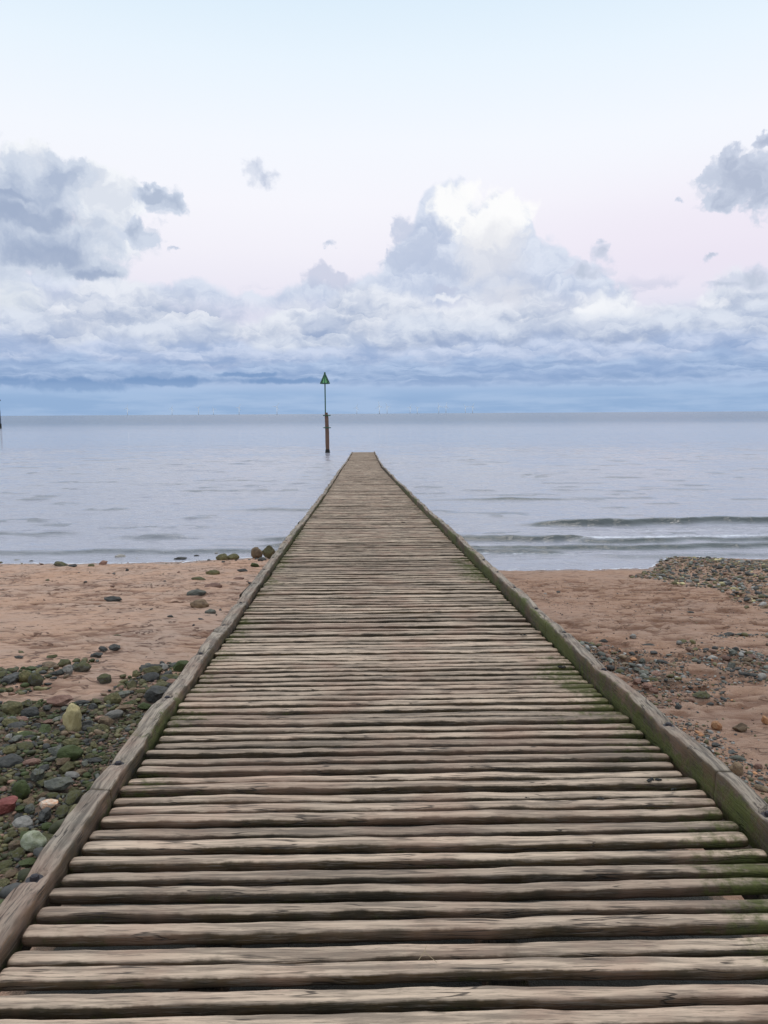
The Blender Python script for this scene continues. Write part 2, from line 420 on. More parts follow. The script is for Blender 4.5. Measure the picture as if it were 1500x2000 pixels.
def beach():
    def arr(lo, hi, step, far, g=1.22):
        c = list(np.arange(lo, hi + 1e-6, step)); s = step
        while c[-1] < far[1]: s *= g; c.append(c[-1] + s)
        s = step; pre = []
        v = lo
        while v > far[0]: s *= g; v -= s; pre.append(v)
        return np.array(pre[::-1] + c)
    xs = arr(-13.5, 13.5, 0.045, (-600, 600)); ys = arr(2.6, 25.5, 0.040, (-300, 60))
    X, Y = np.meshgrid(xs, ys)
    Z = ground_z(X, Y)
    me = mesh_np('beach_sand', np.stack([X, Y, Z], -1).reshape(-1, 3), grid_faces(*X.shape),
                 attrs={'dent': (ground_base(X, Y) - Z).ravel()})
    m, N, b = new_mat('damp_sand', rough=0.78)
    geo = N.n.new('ShaderNodeNewGeometry'); P = geo.outputs['Position']
    sp = N.sep(P)
    n1 = N.noise(P, 0.55, 4, 0.6); n2 = N.noise(P, 5.0, 5, 0.6); n3 = N.noise(P, 160.0, 3, 0.6)
    V = N.vm('MULTIPLY', P, (1.6, 4.5, 1.0))
    n4 = N.noise(V, 1.6, 4, 0.6)
    c = N.mix(N.ss(n1, 0.35, 0.65), (0.64, 0.385, 0.255, 1), (0.59, 0.395, 0.29, 1))
    c = N.mix(N.mul(N.ss(n4, 0.54, 0.66), 0.6), c, (0.32, 0.15, 0.08, 1))
    n6 = N.noise(N.vm('MULTIPLY', P, (3.2, 7.5, 1.0)), 1.0, 4, 0.62)
    c = N.mix(N.mul(N.ss(n6, 0.56, 0.66), N.ss(sp[0], -9.0, 3.0, 0.45, 0.9)), c, (0.24, 0.105, 0.055, 1))
    ln = N.m('ABSOLUTE', N.sub(N.noise(N.vm('MULTIPLY', P, (1.5, 3.4, 1.0)), 1.0, 3, 0.6, 0.6), 0.5))
    lm = N.mul(N.ss(ln, 0.026, 0.008), N.ss(N.noise(P, 2.2, 3), 0.45, 0.56))
    c = N.mix(N.mul(lm, 0.85), c, (0.14, 0.06, 0.032, 1))
    # the sand right of the jetty is redder and damper
    c = N.mix(N.mul(N.ss(sp[0], 0.0, 2.5), 0.60), c, (0.37, 0.205, 0.125, 1))
    c = N.mix(N.mul(N.ss(N.attr('dent'), 0.010, 0.04), 0.75), c, (0.21, 0.095, 0.05, 1))
    c = N.mix(N.mul(N.ss(n2, 0.45, 0.75), 0.25), c, (0.60, 0.42, 0.32, 1))
    c = N.mix(N.mul(N.ss(n3, 0.58, 0.75), 0.5), c, (0.16, 0.10, 0.075, 1))
    rub = N.ss(N.add(N.attr('gravel'), N.mul(N.sub(n2, 0.5), 0.8)), 0.30, 0.62)
    c = N.mix(N.mul(rub, 0.85), c, N.mix(N.ss(n3, 0.4, 0.62), (0.17, 0.11, 0.07, 1), (0.05, 0.042, 0.026, 1)))
    # shade under the deck, painted into the ground colour as near black
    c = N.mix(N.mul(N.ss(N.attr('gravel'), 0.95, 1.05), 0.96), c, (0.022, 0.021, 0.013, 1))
    # wet rim at the water
    wet = N.ss(N.add(sp[2], N.mul(N.sub(n2, 0.5), 0.05)), 0.10, 0.03)
    c = N.mix(N.mul(wet, 0.55), c, (0.20, 0.125, 0.09, 1))
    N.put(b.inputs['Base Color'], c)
    N.put(b.inputs['Roughness'], N.ss(wet, 0.0, 1.0, 0.8, 0.25))
    n5 = N.noise(N.vm('MULTIPLY', P, (9.0, 16.0, 1.0)), 1.0, 4, 0.6)
    N.put(b.inputs['Normal'], N.bump(N.sub(N.add(N.add(n2, N.mul(n5, 0.8)), N.mul(n3, 0.3)), N.mul(lm, 0.6)), 1.0, 0.06))
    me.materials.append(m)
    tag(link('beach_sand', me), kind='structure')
    return me, X, Y
BEACH = beach()

def sea():
    ys = [21.0]
    while ys[-1] < 30000:
        y = ys[-1]
        if y < 34: d = 0.045
        elif y < 110: d = 0.045 * (y / 34) ** 1.7
        else: d = min(0.045 * (110 / 34) ** 1.7 * 1.045 ** (len(ys) - k110), 3000)
        if y < 110: k110 = len(ys)
        ys.append(y + d)
    ys = np.array(ys)
    ta = np.concatenate([[-60, -14, -6, -3, -2, -1.4], np.linspace(-0.95, 0.95, 560), [1.4, 2, 3, 6, 14, 60]])
    X = ys[:, None] * ta[None, :]; Y = np.repeat(ys[:, None], len(ta), 1)
    inner = np.abs(ta)[None, :] < 1.0
    s = shore_y(X)
    near = sstep(Y, 160, 60)
    calm = sstep(Y - s, -0.3, 6.0)
    H = 0.014 * fbm(X * 1.6, Y * 4.0, 0, 54, 2) * sstep(Y, 70, 40) + 0.044 * fbm(X * 0.45, Y * 1.5, 0, 51, 4, 0.55) + 0.045 * vn(X * 0.12, Y * 0.42 + 0.15 * X, 0, 52)
    gust = 0.45 + 0.75 * np.clip(0.5 + vn(X * 0.06, Y * 0.10, 0, 57), 0, 1)
    H = H * near * gust * (0.22 + 0.78 * calm)
    # short steeper wavelets here and there
    wl = vn(X * 0.35, Y * 1.1 + 0.03 * X, 0, 61)
    H += 0.055 * near * calm * sstep(wl, 0.50, 0.85)
    foam = np.zeros_like(X); brk = np.zeros_like(X)
    def crest(yc, amp, front, back, fo=0.0, foff=-0.5, fw=0.5):
        nonlocal H, foam, brk
        wob = 0.16 * vn(X * 0.7, 3, 0, 71) + 0.05 * vn(X * 2.7, 3, 0, 72)
        d = Y - (yc + wob)
        a = amp * (1 + 0.10 * vn(X * 1.1, 0, 0, 73) + 0.05 * vn(X * 5, 0, 0, 74))
        H += a * np.where(d < 0, np.exp(-(d / front) ** 2), np.exp(-(d / back) ** 2))
        brk = np.maximum(brk, np.clip(a / 0.11, 0, 1) * np.exp(-((d + 0.10) / 0.32) ** 2))
        if fo: foam = np.maximum(foam, fo * np.exp(-((d - foff) / fw) ** 2) * (a > 0.01))
    # breakers right of the jetty
    crest(32.3 + 0.05 * (X - 8), 0.25 * sstep(X, 5.0, 8.5), 0.20, 1.1, 0)
    foam = np.maximum(foam, 0.42 * sstep(X, 7.5, 9.5) * np.exp(-((Y - 30.7) / 0.7) ** 2))
    crest(28.5 - 0.02 * X, 0.19 * sstep(X, 2.2, 3.2) * sstep(X, 8.2, 6.6), 0.22, 0.6, 0.35, -0.5, 0.35)
    crest(27.9 + 0.02 * X, 0.10 * sstep(X, 6.6, 7.6), 0.16, 0.6, 0)
    foam = np.maximum(foam, 0.68 * sstep(X, 6.3, 8.0) * np.exp(-((Y - 28.7 - 0.04 * (X - 8)) / 0.75) ** 2))
    crest(26.3 + 0.04 * X, 0.11 * sstep(X, 2.0, 3.0), 0.16, 0.5, 0)
    crest(25.9, 0.10 * sstep(X, 2.4, 3.0) * sstep(X, 6.6, 5.6), 0.16, 0.35, 0.5, -0.3, 0.15)
    crest(24.9 + 0.02 * X, 0.05 * sstep(X, 6.0, 8.0), 0.12, 0.4, 0)
    # long low swells left
    crest(26.5 + 0.012 * X, 0.075 * sstep(X, -2.0, -3.0), 0.15, 0.6, 0)
    crest(28.9, 0.085 * np.exp(-((X + 3.7) / 1.2) ** 2), 0.16, 0.5, 0)
    crest(27.6, 0.12 * np.exp(-((X + 3.2) / 1.2) ** 2), 0.16, 0.4, 0)
    crest(29.2, 0.07 * np.exp(-((X + 8.7) / 1.4) ** 2), 0.15, 0.5, 0)
    crest(30.7, 0.06 * sstep(X, -11.5, -13.5), 0.15, 0.5, 0)
    crest(42.0, 0.10 * np.exp(-((X - 7) / 4) ** 2), 0.25, 0.8, 0)
    crest(38.0, 0.07 * np.exp(-((X + 4.5) / 3) ** 2), 0.2, 0.7, 0)
    # lacy edge where the water dies on the sand
    brk = np.maximum(brk, 0.55 * near * calm * sstep(wl, 0.55, 0.80) * (vn(X * 1.2, Y * 3, 0, 62) > -0.2))
    H = np.where(inner, H, 0)
    H += 0.012 * vn(X * 1.1, 0, 0, 81) * (1 - calm)
    depth = H - ground_z(X, Y)
    foam = np.maximum(foam, np.where(Y < s + 3, sstep(depth, 0.035, 0.0) * 0.65, 0))
    foam = np.maximum(foam, np.where((Y < s + 2.6) & (X > 0), 0.30 * np.exp(-((Y - s - 0.9) / 0.5) ** 2), 0))
    # water sheet ends under the sand
    Hf = np.where(depth < -0.12, H - 0.15, H)
    me = mesh_np('sea', np.stack([X, Y, Hf], -1).reshape(-1, 3), grid_faces(*X.shape), attrs={'foam': np.where(inner, foam, 0).ravel(), 'breaker': np.where(inner, brk, 0).ravel()})
    m, N, b = new_mat('sea_water', rough=0.10)
    geo = N.n.new('ShaderNodeNewGeometry'); P = geo.outputs['Position']
    sp = N.sep(P)
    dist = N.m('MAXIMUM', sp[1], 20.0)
    b.inputs['IOR'].default_value = 1.33
    n1 = N.noise(N.vm('MULTIPLY', P, (0.8, 2.4, 1.0)), 1.0, 5, 0.62)
    n2 = N.noise(N.vm('MULTIPLY', P, (4.0, 9.0, 1.0)), 1.0, 3, 0.6)
    n3 = N.noise(N.vm('MULTIPLY', P, (0.07, 0.30, 1.0)), 1.0, 5, 0.62)
    n4 = N.noise(N.vm('MULTIPLY', P, (0.012, 0.05, 1.0)), 1.0, 5, 0.65)
    f1 = N.m('DIVIDE', 55.0, N.add(dist, 30.0), clamp=True)
    far = N.ss(dist, 60.0, 400.0)
    b1 = N.bump(N.mul(n1, f1), 1.0, 0.15)
    b2 = N.bump(N.mul(n2, f1), 0.6, 0.015, b1)
    b3 = N.bump(N.mul(n3, N.ss(dist, 40, 120)), 0.9, 0.9, b2)
    b4 = N.bump(N.mul(n4, far), 0.9, 4.0, b3)
    N.put(b.inputs['Normal'], b4)
    N.put(b.inputs['Roughness'], N.ss(dist, 30, 600, 0.07, 0.22))
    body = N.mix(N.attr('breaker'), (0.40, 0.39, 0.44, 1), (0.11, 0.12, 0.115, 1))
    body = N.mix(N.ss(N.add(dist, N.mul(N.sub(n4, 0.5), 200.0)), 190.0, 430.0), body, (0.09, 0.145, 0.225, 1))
    N.put(b.inputs['Specular IOR Level'], N.ss(dist, 150.0, 600.0, 0.5, 0.40))
    fo = N.attr('foam')
    lace = N.noise(N.vm('MULTIPLY', P, (3.0, 5.5, 1.0)), 1.0, 5, 0.7, 0.8)
    ff = N.ss(N.add(fo, N.mul(N.sub(lace, 0.5), 1.5)), 0.42, 0.80)
    ff = N.mul(ff, N.ss(fo, 0.02, 0.15))
    fm = N.n.new('ShaderNodeBsdfDiffuse'); fm.inputs[0].default_value = (0.78, 0.79, 0.83, 1)
    N.put(fm.inputs['Normal'], N.bump(lace, 0.6, 0.05))
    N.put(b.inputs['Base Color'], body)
    mx = N.n.new('ShaderNodeMixShader'); N.put(mx.inputs[0], N.mul(ff, 0.85))
    N.l.new(b.outputs[0], mx.inputs[1]); N.l.new(fm.outputs[0], mx.inputs[2])
    N.l.new(mx.outputs[0], N.n['Material Output'].inputs[0])
    me.materials.append(m)
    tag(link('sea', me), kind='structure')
sea()

# ------------------------------------------------------------------ the jetty
WJ = 2.5
JY = np.array([-6.0, 1.85, 5.085, 9.03, 16.33, 22.0, 29.66, 49.6, 67.0, 92.76])
JH = np.array([1.239, 1.575, 1.7136, 1.883, 2.19, 2.44, 2.735, 3.498, 4.007, 4.622])
JX = np.array([0.37, 0.1295, 0.027, -0.098, -0.330, -0.50, -0.74, -1.399, -1.80, -2.454])
def jet(y):
    return np.interp(y, JY, JX), CAM_H - np.interp(y, JY, JH)
jetty = link('jetty', None, loc=(0.13, 1.5, float(jet(1.5)[1]) - 0.1))
tag(jetty, 'long weathered slatted timber jetty sloping down over the beach into the sea', 'jetty')
JO = np.array(jetty.location)
YAW = R(0.7)

def slat_geo(y0, w, h, seed, nseg, drop=0.0, tilt=0.0):
    """one rounded batten across the deck; returns verts, faces, tint, moss"""
    rs = np.random.RandomState(seed)
    cx, zt = jet(y0)
    L0, L1 = -WJ / 2 + 0.005 + rs.uniform(-.012, .010), WJ / 2 + 0.035 * float(sstep(y0, 5.0, 3.2)) + rs.uniform(-.010, .012)
    t = np.linspace(L0, L1, nseg - 6)
    t = np.concatenate([[L0, L0 + 0.006, L0 + 0.018], t[1:-1], [t[-1] - 0.018, t[-1] - 0.006, t[-1]]]); t.sort(); nseg = len(t)
    nc = 18 if nseg > 40 else 10
    a = np.linspace(0, 2 * math.pi, nc, endpoint=False) + math.pi / nc
    ca, sa = np.cos(a), np.sin(a)
    n = np.where(sa > 0, 4.5, 2.3)
    rr = (np.abs(ca) ** n + np.abs(sa) ** n) ** (-1 / n)
    v0 = ca * rr * w / 2; w0 = sa * rr * h / 2
    ph = rs.uniform(0, 100)
    T, V = np.meshgrid(t, v0, indexing='ij'); _, Wv = np.meshgrid(t, w0, indexing='ij')
    AA = np.meshgrid(t, np.arange(nc), indexing='ij')[1]
    wob = 1 + 0.08 * vn(T * 3.0 + ph, np.cos(a)[None] * 1.2, np.sin(a)[None] * 1.2, seed) + 0.05 * vn(T * 13 + ph, np.cos(a)[None] * 2, np.sin(a)[None] * 2, seed + 5)
    endd = np.minimum(T - t[0], t[-1] - T); tap = 0.74 + 0.26 * np.sqrt(np.clip(1 - (1 - np.clip(endd / 0.035, 0, 1)) ** 2, 0, 1))
    V = V * wob * tap; Wv = Wv * wob * tap
    topw = 0.004 * vn(T * 1.6 + ph, 0, 0, seed + 1) + 0.0022 * vn(T * 6.0 + ph, 0, 0, seed + 2)
    vw = 0.004 * vn(T * 1.1 + ph, 5, 0, seed + 3) + 0.0022 * vn(T * 5.5 + ph, 9, 0, seed + 4) + 0.0018 * vn(T * 19 + ph, V * 40, 0, seed + 6)
    X = cx + T; Y = y0 + V + vw + T * math.tan(YAW) + tilt * T
    Z = zt - h / 2 + Wv + topw - drop
    # moss: lower flanks, and both edges of the deck
    u = T / (WJ / 2)
    yy = Y
    low = np.clip(0.5 - Wv / h, 0, 1)
    right = sstep(u, 0.55, 1.0) * (0.25 + 0.75 * sstep(yy, 30, 12) * (0.55 + 0.6 * vn(yy * 0.9, 2, 0, 91)))
    left = sstep(-u, 0.70, 1.0) * (0.25 + 0.55 * sstep(yy, 2.2, 4.5) * sstep(yy, 30, 14))
    moss = 0.18 + 0.46 * low * (0.6 + 0.5 * vn(T * 2.2, y0 * 3, 0, 95)) + 0.52 * right + 0.42 * left
    P = np.stack([X, Y, Z], -1).reshape(-1, 3) - JO
    F = tube_faces(nseg, nc)
    # end caps as centre fans
    base = len(P)
    P = np.vstack([P, P[:nc].mean(0), P[-nc:].mean(0)])
    i = np.arange(nc); j = (i + 1) % nc
    e = (nseg - 1) * nc
    F = np.vstack([F[:, ::-1], np.stack([np.full(nc, base), i, j, j], -1)[:, :4], np.stack([np.full(nc, base + 1), e + j, e + i, e + i], -1)])
    tint = np.full(len(P), rs.uniform(0, 1)); moss = np.append(moss.ravel(), [0.4, 0.4])
    return P, F, tint, moss

def clean_mesh(name, P, F, mat, attrs):
    # quads plus degenerate-quad fans -> split into two face sets
    me = bpy.data.meshes.new(name)
    tri = F[:, 2] == F[:, 3]
    Q, T3 = F[~tri], F[tri][:, :3]
    me.vertices.add(len(P)); me.vertices.foreach_set('co', np.asarray(P, np.float32).ravel())
    loops = np.concatenate([Q.ravel(), T3.ravel()]).astype(np.int32)
    starts = np.concatenate([np.arange(len(Q)) * 4, Q.size + np.arange(len(T3)) * 3]).astype(np.int32)
    me.loops.add(len(loops)); me.loops.foreach_set('vertex_index', loops)
    me.polygons.add(len(starts)); me.polygons.foreach_set('loop_start', starts)
    sm = np.concatenate([np.ones(len(Q), bool), np.zeros(len(T3), bool)]); me.polygons.foreach_set('use_smooth', sm)
    me.update(calc_edges=True)
    for an, av in attrs.items():
        at = me.attributes.new(an, 'FLOAT', 'POINT'); at.data.foreach_set('value', np.asarray(av, np.float32))
    me.materials.append(mat)
    return me

rs0 = np.random.RandomState(7)
ys_slats = []
y = 1.42
while y < 92.6:
    w = 0.057 + rs0.uniform(-0.009, 0.007)
    ys_slats.append((y, w, 0.047 + rs0.uniform(-0.005, 0.005)))
    y += 0.098 + rs0.choice([0, 0, 0.004, -0.010, 0.010, -0.016, 0.012]) * 1.0
rest = []
for i, (y0, w, h) in enumerate(ys_slats):
    P, F, ti, mo = slat_geo(y0, w, h, 1000 + i, 90 if i < 60 else (56 if i < 160 else 26), drop=rs0.choice([0, 0, 0.003, 0.006, 0.012, -0.003, -0.006]), tilt=rs0.normal(0, 0.0014))
    if i < 100:
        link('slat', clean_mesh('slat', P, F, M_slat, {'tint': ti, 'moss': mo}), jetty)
    else:
        rest.append((P, F, ti, mo))
off = 0; PP, FF, TT, MM = [], [], [], []
for P, F, ti, mo in rest:
    PP.append(P); FF.append(F + off); TT.append(ti); MM.append(mo); off += len(P)
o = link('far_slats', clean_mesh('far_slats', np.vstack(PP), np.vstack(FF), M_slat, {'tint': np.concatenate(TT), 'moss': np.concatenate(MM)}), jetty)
tag(o, kind='stuff')

def bolt_mesh():
    bm = bmesh.new()
    bmesh.ops.create_cone(bm, cap_ends=True, segments=20, radius1=0.030, radius2=0.029, depth=0.006, matrix=Matrix.Translation((0, 0, 0.003)))
    bmesh.ops.create_cone(bm, cap_ends=True, segments=6, radius1=0.016, radius2=0.014, depth=0.014, matrix=Matrix.Translation((0, 0, 0.013)))
    bmesh.ops.create_uvsphere(bm, u_segments=10, v_segments=6, radius=0.011, matrix=Matrix.Translation((0, 0, 0.017)) @ Matrix.Diagonal((1, 1, 0.7, 1)))
    me = bpy.data.meshes.new('bolt'); bm.to_mesh(me); bm.free(); me.materials.append(M_iron)
    return me
BOLT = bolt_mesh()

def kerb(side):
    """side -1 left, +1 right: beams laid end to end on the slat ends"""
    seg = 2.8
    inner = WJ / 2 if side > 0 else WJ / 2 
    bw = 0.084 if side > 0 else 0.102; bh = 0.115 if side > 0 else 0.048; low = -0.078
    ystart = 0.3
    nb = int((93.0 - ystart) / seg) + 1
    offs = 2.46 - 0.93 * 3 if side < 0 else 2.76 - 0.93 * 3
    bolts = np.arange(offs, 93, 0.933)
    for k in range(nb):
        ya, yb = ystart + k * seg + 0.001, min(ystart + (k + 1) * seg - 0.001, 93.0)
        if yb - ya < 0.5: continue
        near = ya < 14
        nr = 130 if near else (50 if ya < 34 else 22)
        t = np.linspace(ya, yb, nr)
        # section points: rounded box, more points on the top
        nt = 9 if near else 5
        sec = []
        c = 0.010
        for q in np.linspace(0, 1, nt): sec.append((-bw / 2 + c + (bw - 2 * c) * q, bh))
        sec += [(bw / 2, bh - c), (bw / 2, bh * 0.6), (bw / 2, bh * 0.1), (bw / 2, low + c), (bw / 2 - c, low), (0, low), (-bw / 2 + c, low), (-bw / 2, low + c), (-bw / 2, bh * 0.1), (-bw / 2, bh * 0.6), (-bw / 2, bh - c)]
        sec = np.array(sec); nc = len(sec)
        T = np.repeat(t[:, None], nc, 1)
        U = np.repeat(sec[None, :, 0], nr, 0); Wz = np.repeat(sec[None, :, 1], nr, 0)
        cx, cz = jet(T)
        cx = cx + side * 0.022 + (0.035 * sstep(T, 5.0, 3.2) if side > 0 else 0)
        db = T[..., None] - bolts; nearest = np.abs(db).min(-1)
        sd_ = 300 + (0 if side < 0 else 50)
        rough = 1.0
        lat = 0.007 * vn(T * 0.9, 0, 0, sd_) + 0.012 * vn(T * 0.37 * 1.0, 7, 0, sd_ + 1) * (1 + 2.2 * sstep(T, 20, 60))
        zz = 0.012 * vn(T * 1.3, 0, 0, sd_ + 2) - 0.010 * np.exp(-(nearest / 0.10) ** 2) + 0.010 * (1 + 3.0 * sstep(T, 12, 40)) * vn(T * 1.9, 0, 0, sd_ + 9)
        nx = 0.005 * vn(U * 25, T * 4, Wz * 25, sd_ + 3) + 0.005 * vn(U * 40, T * 16, Wz * 40, sd_ + 4)
        nz_ = 0.005 * vn(U * 20, T * 4, Wz * 20, sd_ + 5) + 0.0045 * vn(U * 40, T * 15, Wz * 40, sd_ + 6)
        top = Wz > bh * 0.8
        endw = np.minimum(T - ya, yb - T); rounding = 0.006 * np.exp(-(endw / 0.03) ** 2)
        ub = U - side * 0.012
        rad = np.sqrt(ub ** 2 + nearest ** 2)
        hole = top * 0.020 * sstep(rad, 0.040, 0.030)
        scx = 1 - 0.05 * np.exp(-(nearest / 0.08) ** 2)
        X = cx + side * (inner + bw / 2) + U * scx + lat + nx
        Z = cz + Wz + np.where(Wz > low + 0.02, zz + nz_ - rounding, 0) - hole
        P = np.stack([X, T, Z], -1).reshape(-1, 3) - JO
        inn = np.clip(0.5 - side * U / bw, 0, 1)                          # 1 on the deck side
        yy = T
        if side > 0:
            mo = 0.04 + 0.33 * inn * sstep(yy, 45, 18) + 0.20 * (1 - Wz / bh) * inn + 0.30 * inn * vn(yy * 1.7, Wz * 14, 0, 402) + 0.20 * (vn(yy * 0.9, 0, 0, 403) > 0.35) * inn + 0.16 * sstep(yy, 8, 16) * sstep(yy, 40, 25)
        else:
            mo = 0.14 + 0.24 * inn * (1 - Wz / bh) + 0.55 * np.exp(-((yy - 4.25) / 0.35) ** 2) * (0.5 + 0.5 * vn(yy * 6, U * 20, 0, 404)) + 0.35 * np.exp(-((yy - 3.75) / 0.18) ** 2) + 0.28 * sstep(yy, 7, 12) * sstep(yy, 40, 25)
        base = len(P)
        P = np.vstack([P, P[:nc].mean(0), P[-nc:].mean(0)])
        i = np.arange(nc); j = (i + 1) % nc; e = (nr - 1) * nc
        F = np.vstack([tube_faces(nr, nc)[:, ::-1], np.stack([np.full(nc, base), i, j, j], -1), np.stack([np.full(nc, base + 1), e + j, e + i, e + i], -1)])
        F = F[:, ::-1].copy(); F = np.vstack([F[:-2 * nc], F[-2 * nc:][:, ::-1][:, [0, 1, 2, 2]][:, [0, 2, 1, 1]]])
        tint = np.full(len(P), 0.35 + 0.4 * rs0.rand())
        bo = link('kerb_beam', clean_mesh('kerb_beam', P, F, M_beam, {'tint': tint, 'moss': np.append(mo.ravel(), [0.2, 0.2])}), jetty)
        for yb_ in bolts:
            if ya + 0.05 < yb_ < yb - 0.05 and yb_ < 26:
                cx_, cz_ = jet(yb_)
                zz_ = float(0.012 * vn(yb_ * 1.3, 0, 0, sd_ + 2) - 0.010 + 0.010 * (1 + 3.0 * float(sstep(yb_, 12, 40))) * vn(yb_ * 1.9, 0, 0, sd_ + 9))
                lt = float(0.007 * vn(yb_ * 0.9, 0, 0, sd_) + 0.012 * vn(yb_ * 0.37, 7, 0, sd_ + 1))
                b_ = link('bolt', BOLT, bo)
                b_.location = Vector((cx_ + side * 0.022 + (0.035 * float(sstep(yb_, 5.0, 3.2)) if side > 0 else 0) + side * (inner + bw / 2) + side * 0.012 + lt, yb_, cz_ + bh + zz_ - 0.019)) - jetty.location
kerb(-1); kerb(1)

def box_part(name, x0, x1, y0, y1, z0, z1, mat, seed=0, za=0.0, zb=0.0):
    """long timber with worn faces, subdivided along its longest side; za/zb lift the two ends (in y)"""
    n = 14
    if (y1 - y0) >= (x1 - x0) and (y1 - y0) > (z1 - z0): ax = 1
    elif (x1 - x0) > (z1 - z0): ax = 0
    else: ax = 2
    lo = np.array([x0, y0, z0]); hi = np.array([x1, y1, z1])
    o1, o2 = [q for q in (0, 1, 2) if q != ax]
    s = np.array([(-1, -0.8), (-0.8, -1), (0.8, -1), (1, -0.8), (1, 0.8), (0.8, 1), (-0.8, 1), (-1, 0.8)]) / 2
    t = np.linspace(lo[ax], hi[ax], n)
    P = np.zeros((n, 8, 3))
    P[..., ax] = t[:, None]
    P[..., o1] = (lo[o1] + hi[o1]) / 2 + s[None, :, 0] * (hi[o1] - lo[o1])
    P[..., o2] = (lo[o2] + hi[o2]) / 2 + s[None, :, 1] * (hi[o2] - lo[o2])
    if ax == 1: P[..., 2] += (za + (zb - za) * (t - lo[1]) / (hi[1] - lo[1]))[:, None]
    P += 0.005 * vn(P[..., 0] * 6, P[..., 1] * 6, P[..., 2] * 6, seed)[..., None]
    P = P.reshape(-1, 3) - JO
    base = len(P); nc = 8; i = np.arange(nc); j = (i + 1) % nc; e = (n - 1) * nc
    P = np.vstack([P, P[:nc].mean(0), P[-nc:].mean(0)])
    F = np.vstack([tube_faces(n, nc), np.stack([np.full(nc, base), j, i, i], -1), np.stack([np.full(nc, base + 1), e + i, e + j, e + j], -1)])
    return link(name, clean_mesh(name, P, F, mat, {'tint': np.full(len(P), 0.4), 'moss': np.full(len(P), 0.35)}), jetty)
for k in range(12):
    ya, yb = 0.3 + k * 7.7, 0.3 + (k + 1) * 7.7 - 0.02
    (xa, za), (xb, zb) = jet(ya), jet(yb)
    for s in (-1.30, -0.6, 0.3, 1.31):
        xm = (xa + xb) / 2 + s
        box_part('bearer', xm - 0.06, xm + 0.06, ya, yb, -0.17 , -0.056, M_pile, 500 + k, za - 0.004, zb - 0.004)
for yb in np.arange(1.2, 92, 3.9):
    cx, cz = jet(yb); cz = float(cz)
    box_part('cross_beam', cx - 1.5, cx + 1.5, yb - 0.08, yb + 0.08, cz - 0.34, cz - 0.19, M_pile, 600)
    g = float(ground_base(cx, yb))
    for s in (-1.3, 1.3):
        if cz - 0.2 - g > 0.1:
            box_part('pile', cx + s - 0.09, cx + s + 0.09, yb + 0.083, yb + 0.263, g - 0.6, cz - 0.17, M_pile, 700)

# ------------------------------------------------------------------ channel markers
M_rustpile = simple('brown_marker_pile', (0.16, 0.09, 0.06), 0.8, 0, 0.45, 3.0, 0.6)
M_green = simple('faded_green_paint', (0.20, 0.52, 0.20), 0.5, 0, 0.3, 4.0)
M_dgreen = simple('dark_green_steel', (0.03, 0.10, 0.05), 0.5, 0, 0.3, 4.0)
M_bluegrey = simple('dark_blue_steel', (0.03, 0.055, 0.09), 0.5, 0, 0.3, 4.0)
M_weed = simple('black_tide_weed', (0.012, 0.012, 0.010), 0.7, 0, 0.4, 6.0, 0.8)
def lathe(name, prof, mat, parent, seg=16, loc=(0, 0, 0), smooth=True, noise=0.0):
    bm = bmesh.new(); rings = []
    for r, z in prof:
        rings.append([bm.verts.new((r * math.cos(2 * math.pi * k / seg), r * math.sin(2 * math.pi * k / seg), z)) for k in range(seg)])
    for a, b in zip(rings[:-1], rings[1:]):
        for k in range(seg): bm.faces.new((a[k], a[(k + 1) % seg], b[(k + 1) % seg], b[k]))
    bm.faces.new(rings[0][::-1]); bm.faces.new(rings[-1])
    if noise:
        for v in bm.verts:
            v.co.x += noise * float(vn(v.co.x * 3, v.co.z * 2, 0, 5)); v.co.y += noise * float(vn(v.co.y * 3, v.co.z * 2, 0, 6))
    me = bpy.data.meshes.new(name); bm.to_mesh(me); bm.free(); me.materials.append(mat)
    if smooth: me.shade_smooth() if hasattr(me, 'shade_smooth') else None
    return link(name, me, parent, loc)
def bars(name, segs, mat, parent, r=0.03):
    """straight bars between point pairs, joined into one mesh"""
    bm = bmesh.new()
    for a, b in segs:
        a = Vector(a); b = Vector(b); d = b - a
        M = Matrix.Translation((a + b) / 2) @ d.to_track_quat('Z', 'Y').to_matrix().to_4x4()
        bmesh.ops.create_cone(bm, cap_ends=True, segments=8, radius1=r, radius2=r, depth=d.length, matrix=M)
    me = bpy.data.meshes.new(name); bm.to_mesh(me); bm.free(); me.materials.append(mat)
    return link(name, me, parent)

